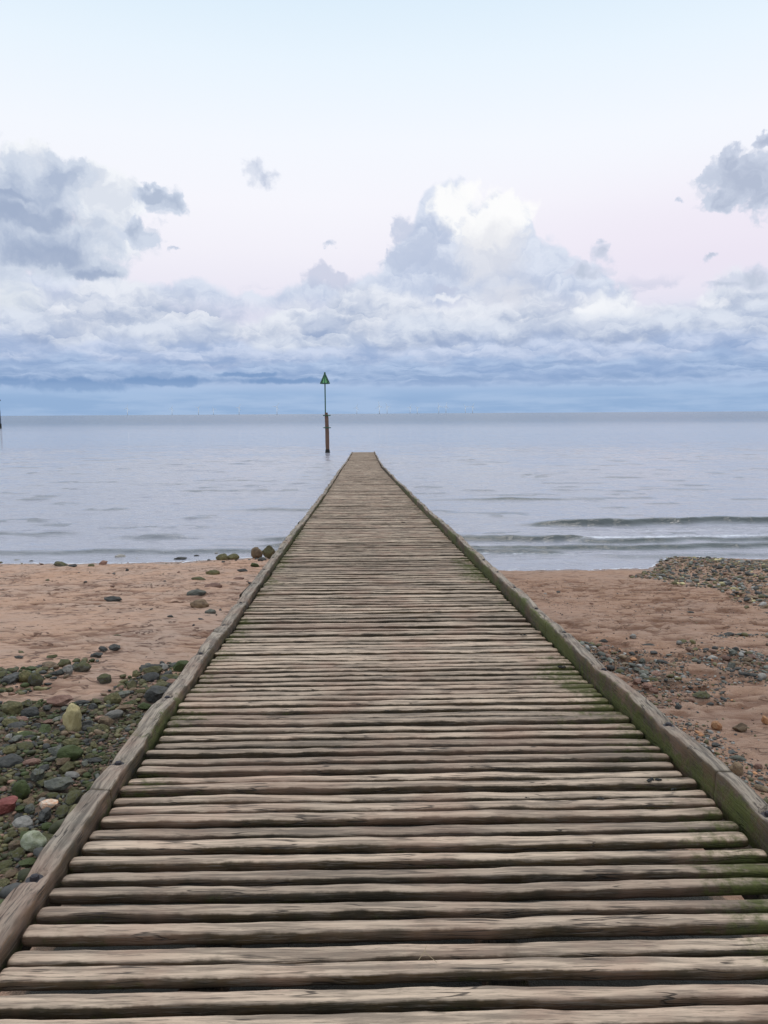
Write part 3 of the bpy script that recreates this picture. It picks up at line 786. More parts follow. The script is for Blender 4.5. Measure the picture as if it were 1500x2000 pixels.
def at_sea(px, py):
    d = ray(px, py); t = -CAM_H / d[2]
    return d[0] * t, d[1] * t
def marker_green():
    x, y = at_sea(640, 884)
    u = y / 1500.0 * 1.008                     # metres per photo pixel there
    root = link('channel_marker', None, loc=(x, y, 0))
    tag(root, 'brown timber marker pile in the sea with slim pole and green triangular topmark', 'channel marker')
    H = 78 * u
    r = 0.245
    prof = [(r * 1.05, -2.5), (r * 1.05, 0.5), (r * 1.08, H * .25), (r * 1.0, H * .5), (r * 0.96, H * .8), (r * 0.86, H * .93), (r * 0.78, H * .935), (r * 0.72, H * 0.985)]
    p = lathe('pile', prof, M_rustpile, root, 12, (0, 0, 0), False, 0.05)
    p.rotation_euler.y = R(-1.0)
    lathe('tide_weed', [(r * 1.12, -0.6), (r * 1.2, 0.0), (r * 1.16, 0.25), (r * 1.10, 0.42)], M_weed, root, 14, (0, 0, 0), False, 0.06)
    for zc in (H * 0.915, H * 0.615):
        q = bars('collar', [((-0.48, -r, zc), (0.42, -r, zc)), ((-0.48, r, zc), (0.42, r, zc)), ((-0.40, -r - .05, zc), (-0.40, r + .05, zc)), ((0.36, -r - .05, zc), (0.36, r + .05, zc))], M_dgreen, root, 0.06)
    T = 152 * u; zb = T - 20 * u
    xo = -3.2 * u
    bars('pole', [((xo, 0, H * 0.62), (xo, 0, zb + 0.2))], M_dgreen, root, 0.075)
    # topmark: a hollow cone of four plates round a green core
    tm = bars('topmark', [((xo, 0, T), (xo + math.cos(a) * 0.56, math.sin(a) * 0.56, zb)) for a in np.arange(0, 2 * math.pi, math.pi / 4)] +
              [((xo + math.cos(a) * 0.56, math.sin(a) * 0.56, zb), (xo + math.cos(a + math.pi / 4) * 0.56, math.sin(a + math.pi / 4) * 0.56, zb)) for a in np.arange(0, 2 * math.pi, math.pi / 4)], M_dgreen, root, 0.06)
    lathe('cone', [(0.47, 0.02), (0.04, (T - zb) * 0.93)], M_green, tm, 12, (xo, 0, zb), False)
    lathe('cap', [(0.05, 0), (0.11, 0.03), (0.11, 0.18), (0.05, 0.24)], M_dgreen, tm, 10, (xo, 0, T - 0.14))
marker_green()
def marker_far():
    x, y = at_sea(1, 836.5)
    u = y / 1500.0
    root = link('distant_marker', None, loc=(x, y, 0))
    tag(root, 'dark slim marker post standing far out in the sea at the left edge', 'channel marker')
    lathe('pile', [(2.2 * u, -3), (2.2 * u, 8 * u), (1.9 * u, 9 * u)], M_weed, root, 10, (0, 0, 0), False)
    lathe('pole', [(1.0 * u, 8 * u), (0.9 * u, 34 * u), (0.55 * u, 36 * u), (0.5 * u, 53 * u)], M_bluegrey, root, 10, (0.8 * u, 0, 0), False)
    lathe('topmark', [(0.4 * u, 0), (3.0 * u, 0.8 * u), (3.0 * u, 2.6 * u), (1.2 * u, 3.8 * u), (0.3 * u, 5.5 * u)], M_bluegrey, root, 12, (0.8 * u, 0, 52 * u), False)
marker_far()

# ------------------------------------------------------------------ wind farm on the horizon
M_turb = simple('turbine_white', (0.95, 0.95, 0.95), 0.4, 0, 0.03, 1.0, 0.0)
def turbines():
    def tower():
        root = link('wind_turbine', None)
        lathe('tower', [(4.2, 0), (4.0, 30), (3.0, 84)], M_turb, root, 10)
        lathe('nacelle', [(1.2, -7), (2.6, -6), (2.6, 4), (1.6, 6)], M_turb, root, 10, (0, 0, 86)).rotation_euler.x = R(90)
        return root
    def blade():
        bm = bmesh.new()
        prof = [(0, 2.0, 1.6), (6, 3.2, 1.3), (14, 3.0, 1.0), (30, 2.2, 0.7), (50, 0.9, 0.3)]
        rings = [[bm.verts.new((w * math.cos(a), t * math.sin(a), z)) for a in np.linspace(0, 2 * math.pi, 8, endpoint=False)] for z, w, t in prof]
        for a, b in zip(rings[:-1], rings[1:]):
            for k in range(8): bm.faces.new((a[k], a[(k + 1) % 8], b[(k + 1) % 8], b[k]))
        bm.faces.new(rings[0][::-1]); bm.faces.new(rings[-1])
        me = bpy.data.meshes.new('blade'); bm.to_mesh(me); bm.free(); me.materials.append(M_turb); return me
    bl = blade()
    proto = tower()
    parts = list(proto.children)
    spec = [(249, 1.0, 0.9), (336, .9, .9), (388, 1.0, 1.0), (417, .8, .75), (467, 1.0, 1.0), (541, 1.1, 1.0), (697, .9, .9), (741, 1.1, 1.05), (756, 1.0, 0.95),
            (801, .9, .9), (815, .8, .8), (857, 1.0, .95), (871, 1.0, .95), (909, .9, .9), (923, .95, .9)]
    ordw = ['first', 'second', 'third', 'fourth', 'fifth', 'sixth', 'seventh', 'eighth', 'ninth', 'tenth', 'eleventh', 'twelfth', 'thirteenth', 'fourteenth', 'fifteenth']
    rs = random.Random(4)
    for i, (px, s, v) in enumerate(spec):
        root = proto if i == 0 else proto.copy()
        if i: COL.objects.link(root)
        d = ray(px, 808); D = 9300 / s
        root.location = (d[0] / d[1] * D, D, 0); root.rotation_euler.z = R(rs.uniform(-20, 20))
        if i:
            for c in parts:
                q = c.copy(); COL.objects.link(q); q.parent = root
        a0 = rs.uniform(0, 120)
        for k in range(3):
            b = link('blade', bl, root, (0, -8, 86)); b.rotation_euler.y = R(a0 + 120 * k)
        tag(root, 'tiny pale wind turbine on the horizon, %s from the left of the wind farm' % ordw[i], 'wind turbine', 'wind turbines along the horizon')
turbines()

# ------------------------------------------------------------------ stones
def stone_mat(name, c1, c2, moss=0.0, speck=(0.05, 0.045, 0.04), mosscol=((0.030, 0.030, 0.008, 1), (0.125, 0.115, 0.030, 1)), rough=0.75):
    m, N, b = new_mat(name, rough=rough)
    tc = N.n.new('ShaderNodeTexCoord'); oi = N.n.new('ShaderNodeObjectInfo')
    P = N.vm('ADD', tc.outputs['Object'], N.xyz(N.mul(oi.outputs['Random'], 37.0), N.mul(oi.outputs['Random'], 11.0), 0))
    n1 = N.noise(P, 1.8, 5, 0.62); n2 = N.noise(P, 9.0, 4, 0.65)
    c = N.mix(N.ss(n1, 0.32, 0.68), c1 + (1,), c2 + (1,))
    c = N.mix(N.mul(N.ss(n2, 0.56, 0.72), 0.6), c, speck + (1,))
    hs = N.n.new('ShaderNodeHueSaturation'); N.put(hs.inputs['Value'], N.add(0.7, N.mul(oi.outputs['Random'], 0.6))); N.put(hs.inputs['Color'], c); c = hs.outputs[0]
    if moss:
        geo = N.n.new('ShaderNodeNewGeometry'); nz = N.sep(geo.outputs['Normal'])[2]
        mk = N.ss(N.add(N.add(N.mul(nz, 0.35), moss), N.mul(N.sub(N.noise(P, 2.6, 5, 0.65), 0.5), 1.6)), 0.45, 0.75)
        c = N.mix(mk, c, N.mix(N.noise(P, 12.0, 3), *mosscol))
    N.put(b.inputs['Base Color'], c)
    N.put(b.inputs['Normal'], N.bump(N.add(n1, N.mul(n2, 0.5)), 0.5, 0.06))
    return m
SM = {
 'mossy green': stone_mat('mossy_green_stone', (0.07, 0.065, 0.05), (0.13, 0.12, 0.085), 0.45),
 'bright green algae covered': stone_mat('algae_stone', (0.06, 0.06, 0.04), (0.1, 0.1, 0.06), 0.8, mosscol=((0.022, 0.034, 0.008, 1), (0.090, 0.110, 0.022, 1))),
 'dark grey': stone_mat('dark_grey_stone', (0.035, 0.034, 0.030), (0.085, 0.080, 0.070), 0.02),
 'grey green': stone_mat('grey_green_stone', (0.10, 0.10, 0.08), (0.18, 0.175, 0.14), 0.12),
 'brown': stone_mat('brown_stone', (0.14, 0.09, 0.055), (0.25, 0.165, 0.09), 0.1),
 'olive brown': stone_mat('olive_brown_stone', (0.10, 0.085, 0.035), (0.18, 0.15, 0.06), 0.3),
 'reddish brown': stone_mat('reddish_stone', (0.20, 0.10, 0.07), (0.30, 0.17, 0.12), 0.0),
 'pale grey': stone_mat('pale_grey_stone', (0.22, 0.20, 0.175), (0.34, 0.31, 0.27), 0.0),
 'pale yellow': stone_mat('pale_yellow_stone', (0.42, 0.33, 0.15), (0.56, 0.46, 0.24), 0.0, (0.25, 0.18, 0.07)),
 'orange': stone_mat('orange_stone', (0.48, 0.20, 0.08), (0.62, 0.33, 0.16), 0.0, (0.5, 0.4, 0.3)),
 'orange and white': stone_mat('orange_white_stone', (0.66, 0.30, 0.14), (0.80, 0.66, 0.52), 0.0, (0.8, 0.72, 0.62)),
 'red': stone_mat('red_stone', (0.20, 0.05, 0.04), (0.30, 0.09, 0.07), 0.0, (0.15, 0.04, 0.03)),
 'pale greenish white': stone_mat('pale_green_stone', (0.42, 0.44, 0.26), (0.58, 0.58, 0.42), 0.0, (0.25, 0.28, 0.12)),
}
def stone_shape(seed, kind, sub=3):
    rs = np.random.RandomState(seed)
    bm = bmesh.new(); bmesh.ops.create_icosphere(bm, subdivisions=sub, radius=1.0)
    V = np.array([v.co[:] for v in bm.verts])
    F = np.array([[v.index for v in f.verts] for f in bm.faces]); bm.free()
    if kind == 'round': ncut, amp = 5, 0.16
    else: ncut, amp = 16, 0.16
    for _ in range(ncut):
        n = rs.normal(size=3); n /= np.linalg.norm(n)
        h = rs.uniform(0.48, 0.80) if kind != 'round' else rs.uniform(0.8, 0.95)
        d = V @ n; ov = np.maximum(d - h, 0)
        V = V - ov[:, None] * n * 0.92
    r = 1 + amp * vn(V[:, 0] * 1.3 + 9, V[:, 1] * 1.3, V[:, 2] * 1.3, seed) + 0.07 * vn(V[:, 0] * 3.5, V[:, 1] * 4, V[:, 2] * 4, seed + 1) + 0.02 * vn(V[:, 0] * 9, V[:, 1] * 9, V[:, 2] * 9, seed + 2)
    V = V * r[:, None]
    # unit width, unit height measure
    V[:, 0] /= np.abs(V[:, 0]).max(); V[:, 1] /= np.abs(V[:, 1]).max(); V[:, 2] /= np.abs(V[:, 2]).max()
    return V, F
SHAPES = []
for k in range(14):
    V, F = stone_shape(40 + k, 'round' if k % 2 == 0 else 'angular', 4)
    SHAPES.append(mesh_np('stone', V, F, SM['brown'], k % 2 == 0))

STONE_N = 0
def put_stone(x, y, wid, hei, dep, mat, shape, rz, label, group, sink=0.3, lean=0.0, cat='stone', name='beach_stone'):
    z = float(ground_z(x, y))
    o = link(name, SHAPES[shape], None, (x, y, z - sink * hei + hei / 2))
    o.scale = (wid / 2, dep / 2, hei / 2); o.rotation_euler = (lean, random.Random(shape + int(x * 100)).uniform(-.12, .12), rz)
    o.material_slots[0].link = 'OBJECT'; o.material_slots[0].material = SM[mat]
    tag(o, label, cat, group)
    return o
def on_ground(px, py):
    d = ray(px, py); t = 2.0
    for _ in range(60):
        p = np.array([0, 0, CAM_H]) + d * t
        g = float(ground_base(p[0], p[1])) if py > 1060 else 0.0
        g = max(g, -0.02)
        t += (p[2] - g) / max(-d[2], 0.05) * 0.7
    p = np.array([0, 0, CAM_H]) + d * t
    return p[0], p[1]
# named stones: foot point in the photo, width and height in photo pixels
HERO = [
 (138, 1432, 38, 58, 'pale yellow', 0, 'upright egg shaped pale yellow boulder among the mossy stones', 'the pale yellow boulder', 0.10),
 (87, 1581, 50, 20, 'orange and white', 1, 'flat orange and white stone near the left kerb', 'the orange and white stone', 0.1),
 (2, 1590, 52, 34, 'red', 3, 'red angular stone cut by the left picture edge', 'the red stone', 0.2),
 (58, 1664, 46, 36, 'pale greenish white', 2, 'pale greenish white stone touching the left kerb', 'the pale greenish stone', 0.2),
 (300, 1366, 54, 42, 'dark grey', 3, 'large dark grey flat topped block against the left kerb', 'the dark grey block', 0.2),
 (386, 1187, 39, 21, 'brown', 4, 'rounded brown boulder on open sand beside the jetty', 'the rounded brown boulder', 0.25),
 (380, 1160, 40, 15, 'grey green', 2, 'low grey green stone just beyond the rounded brown boulder', 'the rounded brown boulder', 0.3),
 (414, 1146, 38, 14, 'reddish brown', 6, 'low reddish brown stone on the sand beside the jetty', None, 0.3),
 (386, 1133, 33, 9, 'olive brown', 8, 'low olive stone on the sand furthest left in the row beside the jetty', None, 0.3),
 (413, 1122, 31, 11, 'olive brown', 10, 'brown stone on sand between the boulders by the water and the low olive stone', None, 0.3),
 (410, 1199, 24, 12, 'grey green', 0, 'small grey green stone right below the rounded brown boulder', None, 0.3),
 (216, 1175, 38, 13, 'dark grey', 5, 'lone dark weedy stone in the middle of the left sand', 'the lone dark weedy stone', 0.3),
 (116, 1106, 26, 12, 'mossy green', 7, 'dark green boulder at the edge of the left sand near the sea', 'the dark green boulder by the sea', 0.3),
 (140, 1106, 24, 5, 'dark grey', 9, 'thin dark stone beside the dark green boulder by the sea', None, 0.3),
 (176, 1106, 15, 7, 'olive brown', 4, 'small olive stone right of the dark green boulder by the sea', None, 0.3),
 (198, 1103, 20, 10, 'reddish brown', 1, 'small reddish stone at the water edge on the left sand', None, 0.3),
 (351, 1094, 30, 10, 'dark grey', 3, 'low dark boulder at the water edge left of the twin boulders', 'the twin boulders at the water edge', 0.3),
 (432, 1094, 27, 15, 'olive brown', 4, 'left one of the twin brown boulders at the water edge', 'the twin boulders at the water edge', 0.25),
 (454, 1093, 26, 14, 'olive brown', 6, 'right one of the twin brown boulders at the water edge', 'the twin boulders at the water edge', 0.25),
 (500, 1090, 24, 24, 'brown', 2, 'tall brown boulder leaning left at the water edge beside the jetty', 'the tall boulders at the water edge by the jetty', 0.2),
 (524, 1092, 26, 30, 'olive brown', 5, 'tall dark boulder nearest the jetty kerb at the water edge', 'the tall boulders at the water edge by the jetty', 0.2),
 (511, 1095, 20, 12, 'dark grey', 8, 'low boulder between the two tall boulders by the jetty', None, 0.2),
 (497, 1106, 20, 9, 'bright green algae covered', 7, 'green algae stone below the tall boulders by the jetty', None, 0.3),
 (472, 1117, 21, 8, 'dark grey', 9, 'dark low stone on sand beside the far left kerb', None, 0.3),
 (466, 1132, 28, 6, 'reddish brown', 11, 'flat reddish stone half sunk beside the left kerb', None, 0.4),
 (65, 1336, 28, 28, 'mossy green', 2, 'dark mossy rounded stone at the left end of the rubble on the sand', 'the paired stones at the left end of the rubble', 0.2),
 (45, 1332, 26, 26, 'olive brown', 6, 'olive brown stone touching the dark mossy one at the left end of the rubble', 'the paired stones at the left end of the rubble', 0.2),
 (157, 1314, 36, 22, 'mossy green', 8, 'large mossy stone at the top edge of the rubble', 'the large mossy stone at the rubble edge', 0.2),
 (200, 1332, 34, 19, 'mossy green', 0, 'rounded mossy cobble right of the large mossy stone', 'the large mossy stone at the rubble edge', 0.2),
 (215, 1374, 36, 24, 'olive brown', 4, 'tan green cobble between the pale boulder and the dark block', 'the tan green cobble', 0.2),
 (186, 1284, 26, 14, 'dark grey', 3, 'dark wet stone lying on sand beyond the rubble', 'the dark stones beyond the rubble', 0.3),
 (220, 1271, 28, 14, 'dark grey', 5, 'dark peaked stone on sand beyond the rubble', 'the dark stones beyond the rubble', 0.3),
 (200, 1272, 18, 10, 'dark grey', 7, 'small dark stone between the two dark stones beyond the rubble', None, 0.3),
 (130, 1318, 22, 22, 'pale grey', 9, 'pale purplish grey stone left of the large mossy stone', None, 0.2),
 (226, 1238, 20, 8, 'olive brown', 11, 'small olive stone alone on the sand beyond the rubble', None, 0.3),
 (98, 1286, 22, 8, 'mossy green', 13, 'flat green stone alone on the sand left of the rubble', None, 0.3),
 (33, 1286, 22, 7, 'dark grey', 1, 'flat dark stone alone on the far left sand', None, 0.3),
 (352, 1312, 34, 30, 'bright green algae covered', 3, 'green weedy stone pressed against the left kerb', 'the weedy stone against the left kerb', 0.2),
 (108, 1382, 52, 24, 'reddish brown', 5, 'large reddish brown slab in the mossy rubble', 'the reddish brown slab', 0.2),
 (205, 1418, 30, 22, 'brown', 7, 'brown angular stone right of the pale yellow boulder', 'the pale yellow boulder', 0.2),
 (165, 1425, 30, 30, 'dark grey', 9, 'dark stone leaning on the right side of the pale yellow boulder', 'the pale yellow boulder', 0.2),
 (130, 1490, 48, 30, 'bright green algae covered', 2, 'bright green algae covered boulder nearer than the pale yellow one', 'the bright green boulder', 0.15),
 (105, 1548, 56, 28, 'grey green', 5, 'broad grey green slab behind the orange and white stone', 'the orange and white stone', 0.15),
 (68, 1530, 34, 30, 'grey green', 3, 'leaning grey slab left of the broad grey green slab', 'the orange and white stone', 0.15),
 (12, 1500, 50, 28, 'dark grey', 6, 'large rounded dark stone at the left picture edge', 'the large dark stone at the left edge', 0.2),
 (35, 1560, 40, 40, 'bright green algae covered', 8, 'green algae boulder right behind the red stone', 'the red stone', 0.2),
 (20, 1395, 40, 28, 'olive brown', 0, 'olive stone at the left edge beside a mossy dark one', 'the reddish brown slab', 0.2),
 (52, 1400, 38, 22, 'dark grey', 4, 'dark mossy stone left of the reddish brown slab', 'the reddish brown slab', 0.2),
 (1180, 1249, 19, 8, 'dark grey', 4, 'black flat stone on the sand close right of the kerb', 'the black flat stone', 0.3),
 (1238, 1246, 14, 9, 'pale grey', 0, 'small pale stone on the right sand beyond the black flat stone', 'the black flat stone', 0.3),
 (1270, 1262, 27, 10, 'dark grey', 5, 'dark weedy stone on the right sand', 'the dark weedy stone on the right', 0.3),
 (1296, 1294, 26, 11, 'dark grey', 7, 'dark green low stone in the middle of the right pebble band', 'the dark stone in the pebble band', 0.3),
 (1372, 1364, 40, 16, 'mossy green', 9, 'brown and green weedy lump alone on the right sand', 'the weedy lump on the right', 0.3),
 (1326, 1384, 17, 11, 'dark grey', 1, 'black stone left of the weedy lump on the right sand', 'the weedy lump on the right', 0.3),
 (1390, 1378, 16, 9, 'dark grey', 3, 'dark stone just below the weedy lump on the right sand', 'the weedy lump on the right', 0.3),
 (1402, 1423, 21, 17, 'orange', 2, 'round orange stone on the right sand', 'the round orange stone', 0.2),
 (1451, 1428, 30, 20, 'brown', 5, 'brown stone with a pale top right of the round orange stone', 'the round orange stone', 0.2),
 (1497, 1412, 14, 18, 'orange', 7, 'orange stone cut by the right picture edge', 'the round orange stone', 0.2),
 (1443, 1516, 30, 28, 'brown', 0, 'round dark brown boulder nearest on the right sand', 'the round brown boulder on the right', 0.2),
 (1445, 1483, 32, 11, 'grey green', 8, 'flat grey green stone beyond the round brown boulder on the right', 'the round brown boulder on the right', 0.3),
 (1483, 1501, 16, 11, 'reddish brown', 10, 'small rounded pinkish stone right of the round brown boulder', 'the round brown boulder on the right', 0.3),
 (1382, 1469, 18, 13, 'dark grey', 9, 'peaked dark stone beside the right kerb', None, 0.3),
 (1389, 1156, 14, 8, 'reddish brown', 3, 'small brown stone standing on the damp right sand', None, 0.3),
 (1350, 1198, 15, 4, 'dark grey', 5, 'dark sliver of stone on the damp right sand', None, 0.3),
 (1422, 1197, 19, 5, 'brown', 7, 'brown weedy sliver on the damp right sand', None, 0.3),
 (1158, 1102, 22, 6, 'dark grey', 6, 'black rock lying in the wash at the right water edge', 'the black rock in the wash', 0.3),
 (1223, 1099, 18, 6, 'dark grey', 4, 'dark stone at the tip of the shingle in the wash', None, 0.3),
 (1273, 1086, 11, 8, 'dark grey', 3, 'dark rock standing at the seaward edge of the shingle', None, 0.3),
 (251, 1071, 10, 6, 'dark grey', 0, 'tiny black rock poking from the water on the left', None, 0.2),
 (557, 1046, 14, 8, 'dark grey', 2, 'black rock in the water beside the left kerb', None, 0.2),
 (462, 1061, 9, 6, 'dark grey', 4, 'small black rock in the shallows near the tall boulders', None, 0.2),
 (372, 1079, 11, 7, 'dark grey', 6, 'dark rock in the shallows left of the twin boulders', None, 0.2),
 (422, 1083, 10, 9, 'pale grey', 8, 'small grey rock standing behind the twin boulders', None, 0.2),
 (383, 1087, 13, 7, 'dark grey', 10, 'dark rock at the wash line left of the twin boulders', None, 0.2),
 (232, 1090, 24, 12, 'pale grey', 12, 'pale grey rock in the wash on the left', None, 0.3),
 (205, 1092, 22, 6, 'dark grey', 1, 'dark flat rock at the wash line on the left', None, 0.3),
 (30, 1096, 20, 6, 'olive brown', 3, 'flat olive rock in the wash near the left picture edge', None, 0.3),
 (60, 1098, 10, 5, 'dark grey', 5, 'tiny dark rock in the wash near the left picture edge', None, 0.3),
 (270, 1092, 16, 6, 'pale grey', 7, 'flat pale rock in the wash behind the left sand', None, 0.3),
]
taken = []; LAND = []
for i, (px, py, w, h, mat, shp, label, land, sink) in enumerate(HERO):
    x, y = on_ground(px, py)
    y2 = y
    mpp = math.hypot(y, CAM_H - float(ground_base(x, y))) / 1500.0
    wid = w * mpp
    el = math.atan2(CAM_H - max(float(ground_base(x, y)), 0), y)
    dep = wid * (0.8 if h > w * 0.45 else 0.6)
    hei = max((h * mpp - 0.35 * dep * math.sin(el)) / math.cos(el), 0.35 * wid * 0.6) / (1 - sink * 0.7)
    y2 = y + dep * 0.42
    grp = ('stones scattered on the right sand' if px > 750 else 'rocks in the wash at the left water edge' if py < 1100 else
           'stones scattered on the left sand' if py < 1300 else 'stones in the rubble left of the jetty')
    o = put_stone(x, y2, wid, hei, dep, mat, shp, 0 if i in (0,) else random.Random(i).uniform(-0.5, 0.5), label, grp, sink)
    taken.append((x, y2, wid / 2))
    if land: LAND.append((x, y2, land))

# random rubble: positions drawn on the ground inside areas outlined on the ground
def poly_ground(pts): return [on_ground(*p) for p in pts]
def inside(x, y, poly):
    c = False; n = len(poly)
    for i in range(n):
        x1, y1 = poly[i]; x2, y2 = poly[i - 1]
        if (y1 > y) != (y2 > y) and x < (x2 - x1) * (y - y1) / (y2 - y1) + x1: c = not c
    return c
rd = random.Random(21)
cells = {}
def free_spot(x, y, r, k=0.85):
    ci, cj = int(x // 0.5), int(y // 0.5)
    for a in (-1, 0, 1):
        for b in (-1, 0, 1):
            for (u, v, q) in cells.get((ci + a, cj + b), ()):
                if (u - x) ** 2 + (v - y) ** 2 < ((q + r) * k) ** 2: return False
    return True
def occupy(x, y, r): cells.setdefault((int(x // 0.5), int(y // 0.5)), []).append((x, y, r))
for t in taken: occupy(*t)
CAND = []
def scatter(poly, n, rmin, rmax, mats, k=0.85, bias=2.2, clump=None, zone='', flat=(0.35, 0.72)):
    xs = [p[0] for p in poly]; ys = [p[1] for p in poly]
    got = tries = 0
    while got < n and tries < n * 14:
        tries += 1
        x = rd.uniform(min(xs), max(xs)); y = rd.uniform(min(ys), max(ys))
        if not inside(x, y, poly): continue
        if clump is not None and float(vn(x * clump[0], y * clump[0], 0, clump[2])) < clump[1] + rd.uniform(-.25, .25): continue
        r = rmin + (rmax - rmin) * rd.random() ** bias
        if not free_spot(x, y, r, k): continue
        occupy(x, y, r); got += 1
        CAND.append((x, y, r, rd.choices([m for m, _ in mats], [w for _, w in mats])[0], zone, rd.uniform(*flat)))
LM = [('mossy green', 5), ('bright green algae covered', 2), ('dark grey', 3.5), ('grey green', 1.0), ('olive brown', 5), ('brown', 2), ('reddish brown', 1.0), ('pale grey', 0.3), ('pale yellow', 0.2)]
RM = [('dark grey', 4), ('grey green', 3), ('brown', 2), ('reddish brown', 3), ('pale grey', 2.6), ('orange', 0.5), ('olive brown', 1.5)]
SMX = [('dark grey', 4), ('grey green', 2.5), ('olive brown', 4), ('brown', 4), ('reddish brown', 1.5), ('pale grey', 1.5), ('pale yellow', 0.5)]
left_core = poly_ground([(-160, 1385), (120, 1372), (330, 1372), (300, 1440), (90, 1700), (-120, 1980), (-700, 1980), (-500, 1500)])
left_edge = poly_ground([(-160, 1330), (90, 1300), (180, 1290), (370, 1275), (370, 1330), (330, 1380), (-160, 1395)])
left_under = poly_ground([(370, 1330), (480, 1400), (500, 1700), (300, 1700), (200, 1700), (300, 1440)])
scatter(left_core, 120, 0.045, 0.080, LM, 0.72, 1.6, (1.1, -0.35, 4), 'left')
scatter(left_core, 1300, 0.018, 0.046, LM, 0.70, 1.3, (1.1, -0.45, 4), 'left')
scatter(left_core, 4500, 0.008, 0.022, LM, 0.75, 1.3, None, 'left')
scatter(left_under, 260, 0.015, 0.05, LM, 0.75, 1.4, None, 'left')
scatter(left_edge, 90, 0.04, 0.10, LM, 0.8, 1.5, (1.4, 0.0, 5), 'left')
scatter(left_edge, 420, 0.012, 0.045, LM, 0.8, 1.4, (1.4, -0.1, 5), 'left')
band1 = poly_ground([(1125, 1245), (1190, 1258), (1290, 1300), (1260, 1360), (1220, 1352), (1170, 1300)])
band2 = poly_ground([(1320, 1255), (1410, 1238), (1640, 1240), (1640, 1330), (1480, 1330), (1380, 1300)])
band3 = poly_ground([(1200, 1270), (1640, 1290), (1640, 1640), (1480, 1600), (1300, 1420), (1230, 1350)])
near_r = poly_ground([(1420, 1500), (1520, 1520), (1700, 1700), (1500, 1640)])
scatter(band1, 130, 0.02, 0.06, RM, 0.85, 1.7, (2.0, -0.25, 6), 'right kerb')
scatter(band1, 800, 0.008, 0.022, RM, 0.85, 1.5, (2.0, -0.3, 6), 'right kerb')
scatter(band2, 280, 0.02, 0.065, RM, 0.85, 1.7, (1.8, -0.2, 7), 'right band')
scatter(band2, 1100, 0.008, 0.022, RM, 0.85, 1.5, (1.8, -0.3, 7), 'right band')
scatter(band3, 300, 0.016, 0.05, RM, 0.9, 2.2, (1.6, -0.05, 8), 'right sand')
scatter(band3, 2600, 0.006, 0.018, RM, 0.9, 1.6, (1.6, -0.1, 8), 'right sand')
scatter(near_r, 160, 0.012, 0.03, RM, 0.85, 1.5, None, 'right sand')
sh = poly_ground([(1228, 1128), (1265, 1117), (1290, 1098), (1240, 1096), (1262, 1088), (1500, 1096), (1800, 1108), (1900, 1215), (1500, 1190), (1440, 1172), (1400, 1150), (1320, 1143), (1270, 1130)])
scatter(sh, 2600, 0.028, 0.085, SMX, 0.62, 2.0, None, 'shingle')
scatter(sh, 3500, 0.012, 0.03, SMX, 0.8, 1.4, None, 'shingle')
allsand_l = poly_ground([(-400, 1110), (520, 1108), (380, 1280), (-400, 1330)])
allsand_r = poly_ground([(1000, 1125), (1300, 1150), (1800, 1210), (1800, 1300), (1140, 1240)])
scatter(allsand_l, 45, 0.02, 0.07, [('dark grey', 4), ('olive brown', 3), ('reddish brown', 3)], 1.0, 2.2, (0.8, -0.1, 9), 'left sand')
scatter(allsand_r, 60, 0.012, 0.045, RM, 1.0, 2.4, (0.8, -0.1, 10), 'damp sand')
scatter(poly_ground([(-300, 1105), (520, 1100), (380, 1300), (-300, 1400)]), 260, 0.005, 0.018, [('dark grey', 5), ('olive brown', 3), ('reddish brown', 2)], 1.0, 1.6, None, 'left sand')
scatter(poly_ground([(1000, 1125), (1300, 1150), (1800, 1210), (1800, 1700), (1480, 1600), (1140, 1240)]), 1700, 0.004, 0.016, RM + [('dark grey', 6)], 1.0, 1.8, None, 'right sand')
wash = poly_ground([(-200, 1094), (520, 1088), (520, 1097), (-200, 1104)])
scatter(wash, 45, 0.02, 0.07, [('dark grey', 5), ('olive brown', 3), ('reddish brown', 2)], 1.0, 2.0, None, 'left wash')

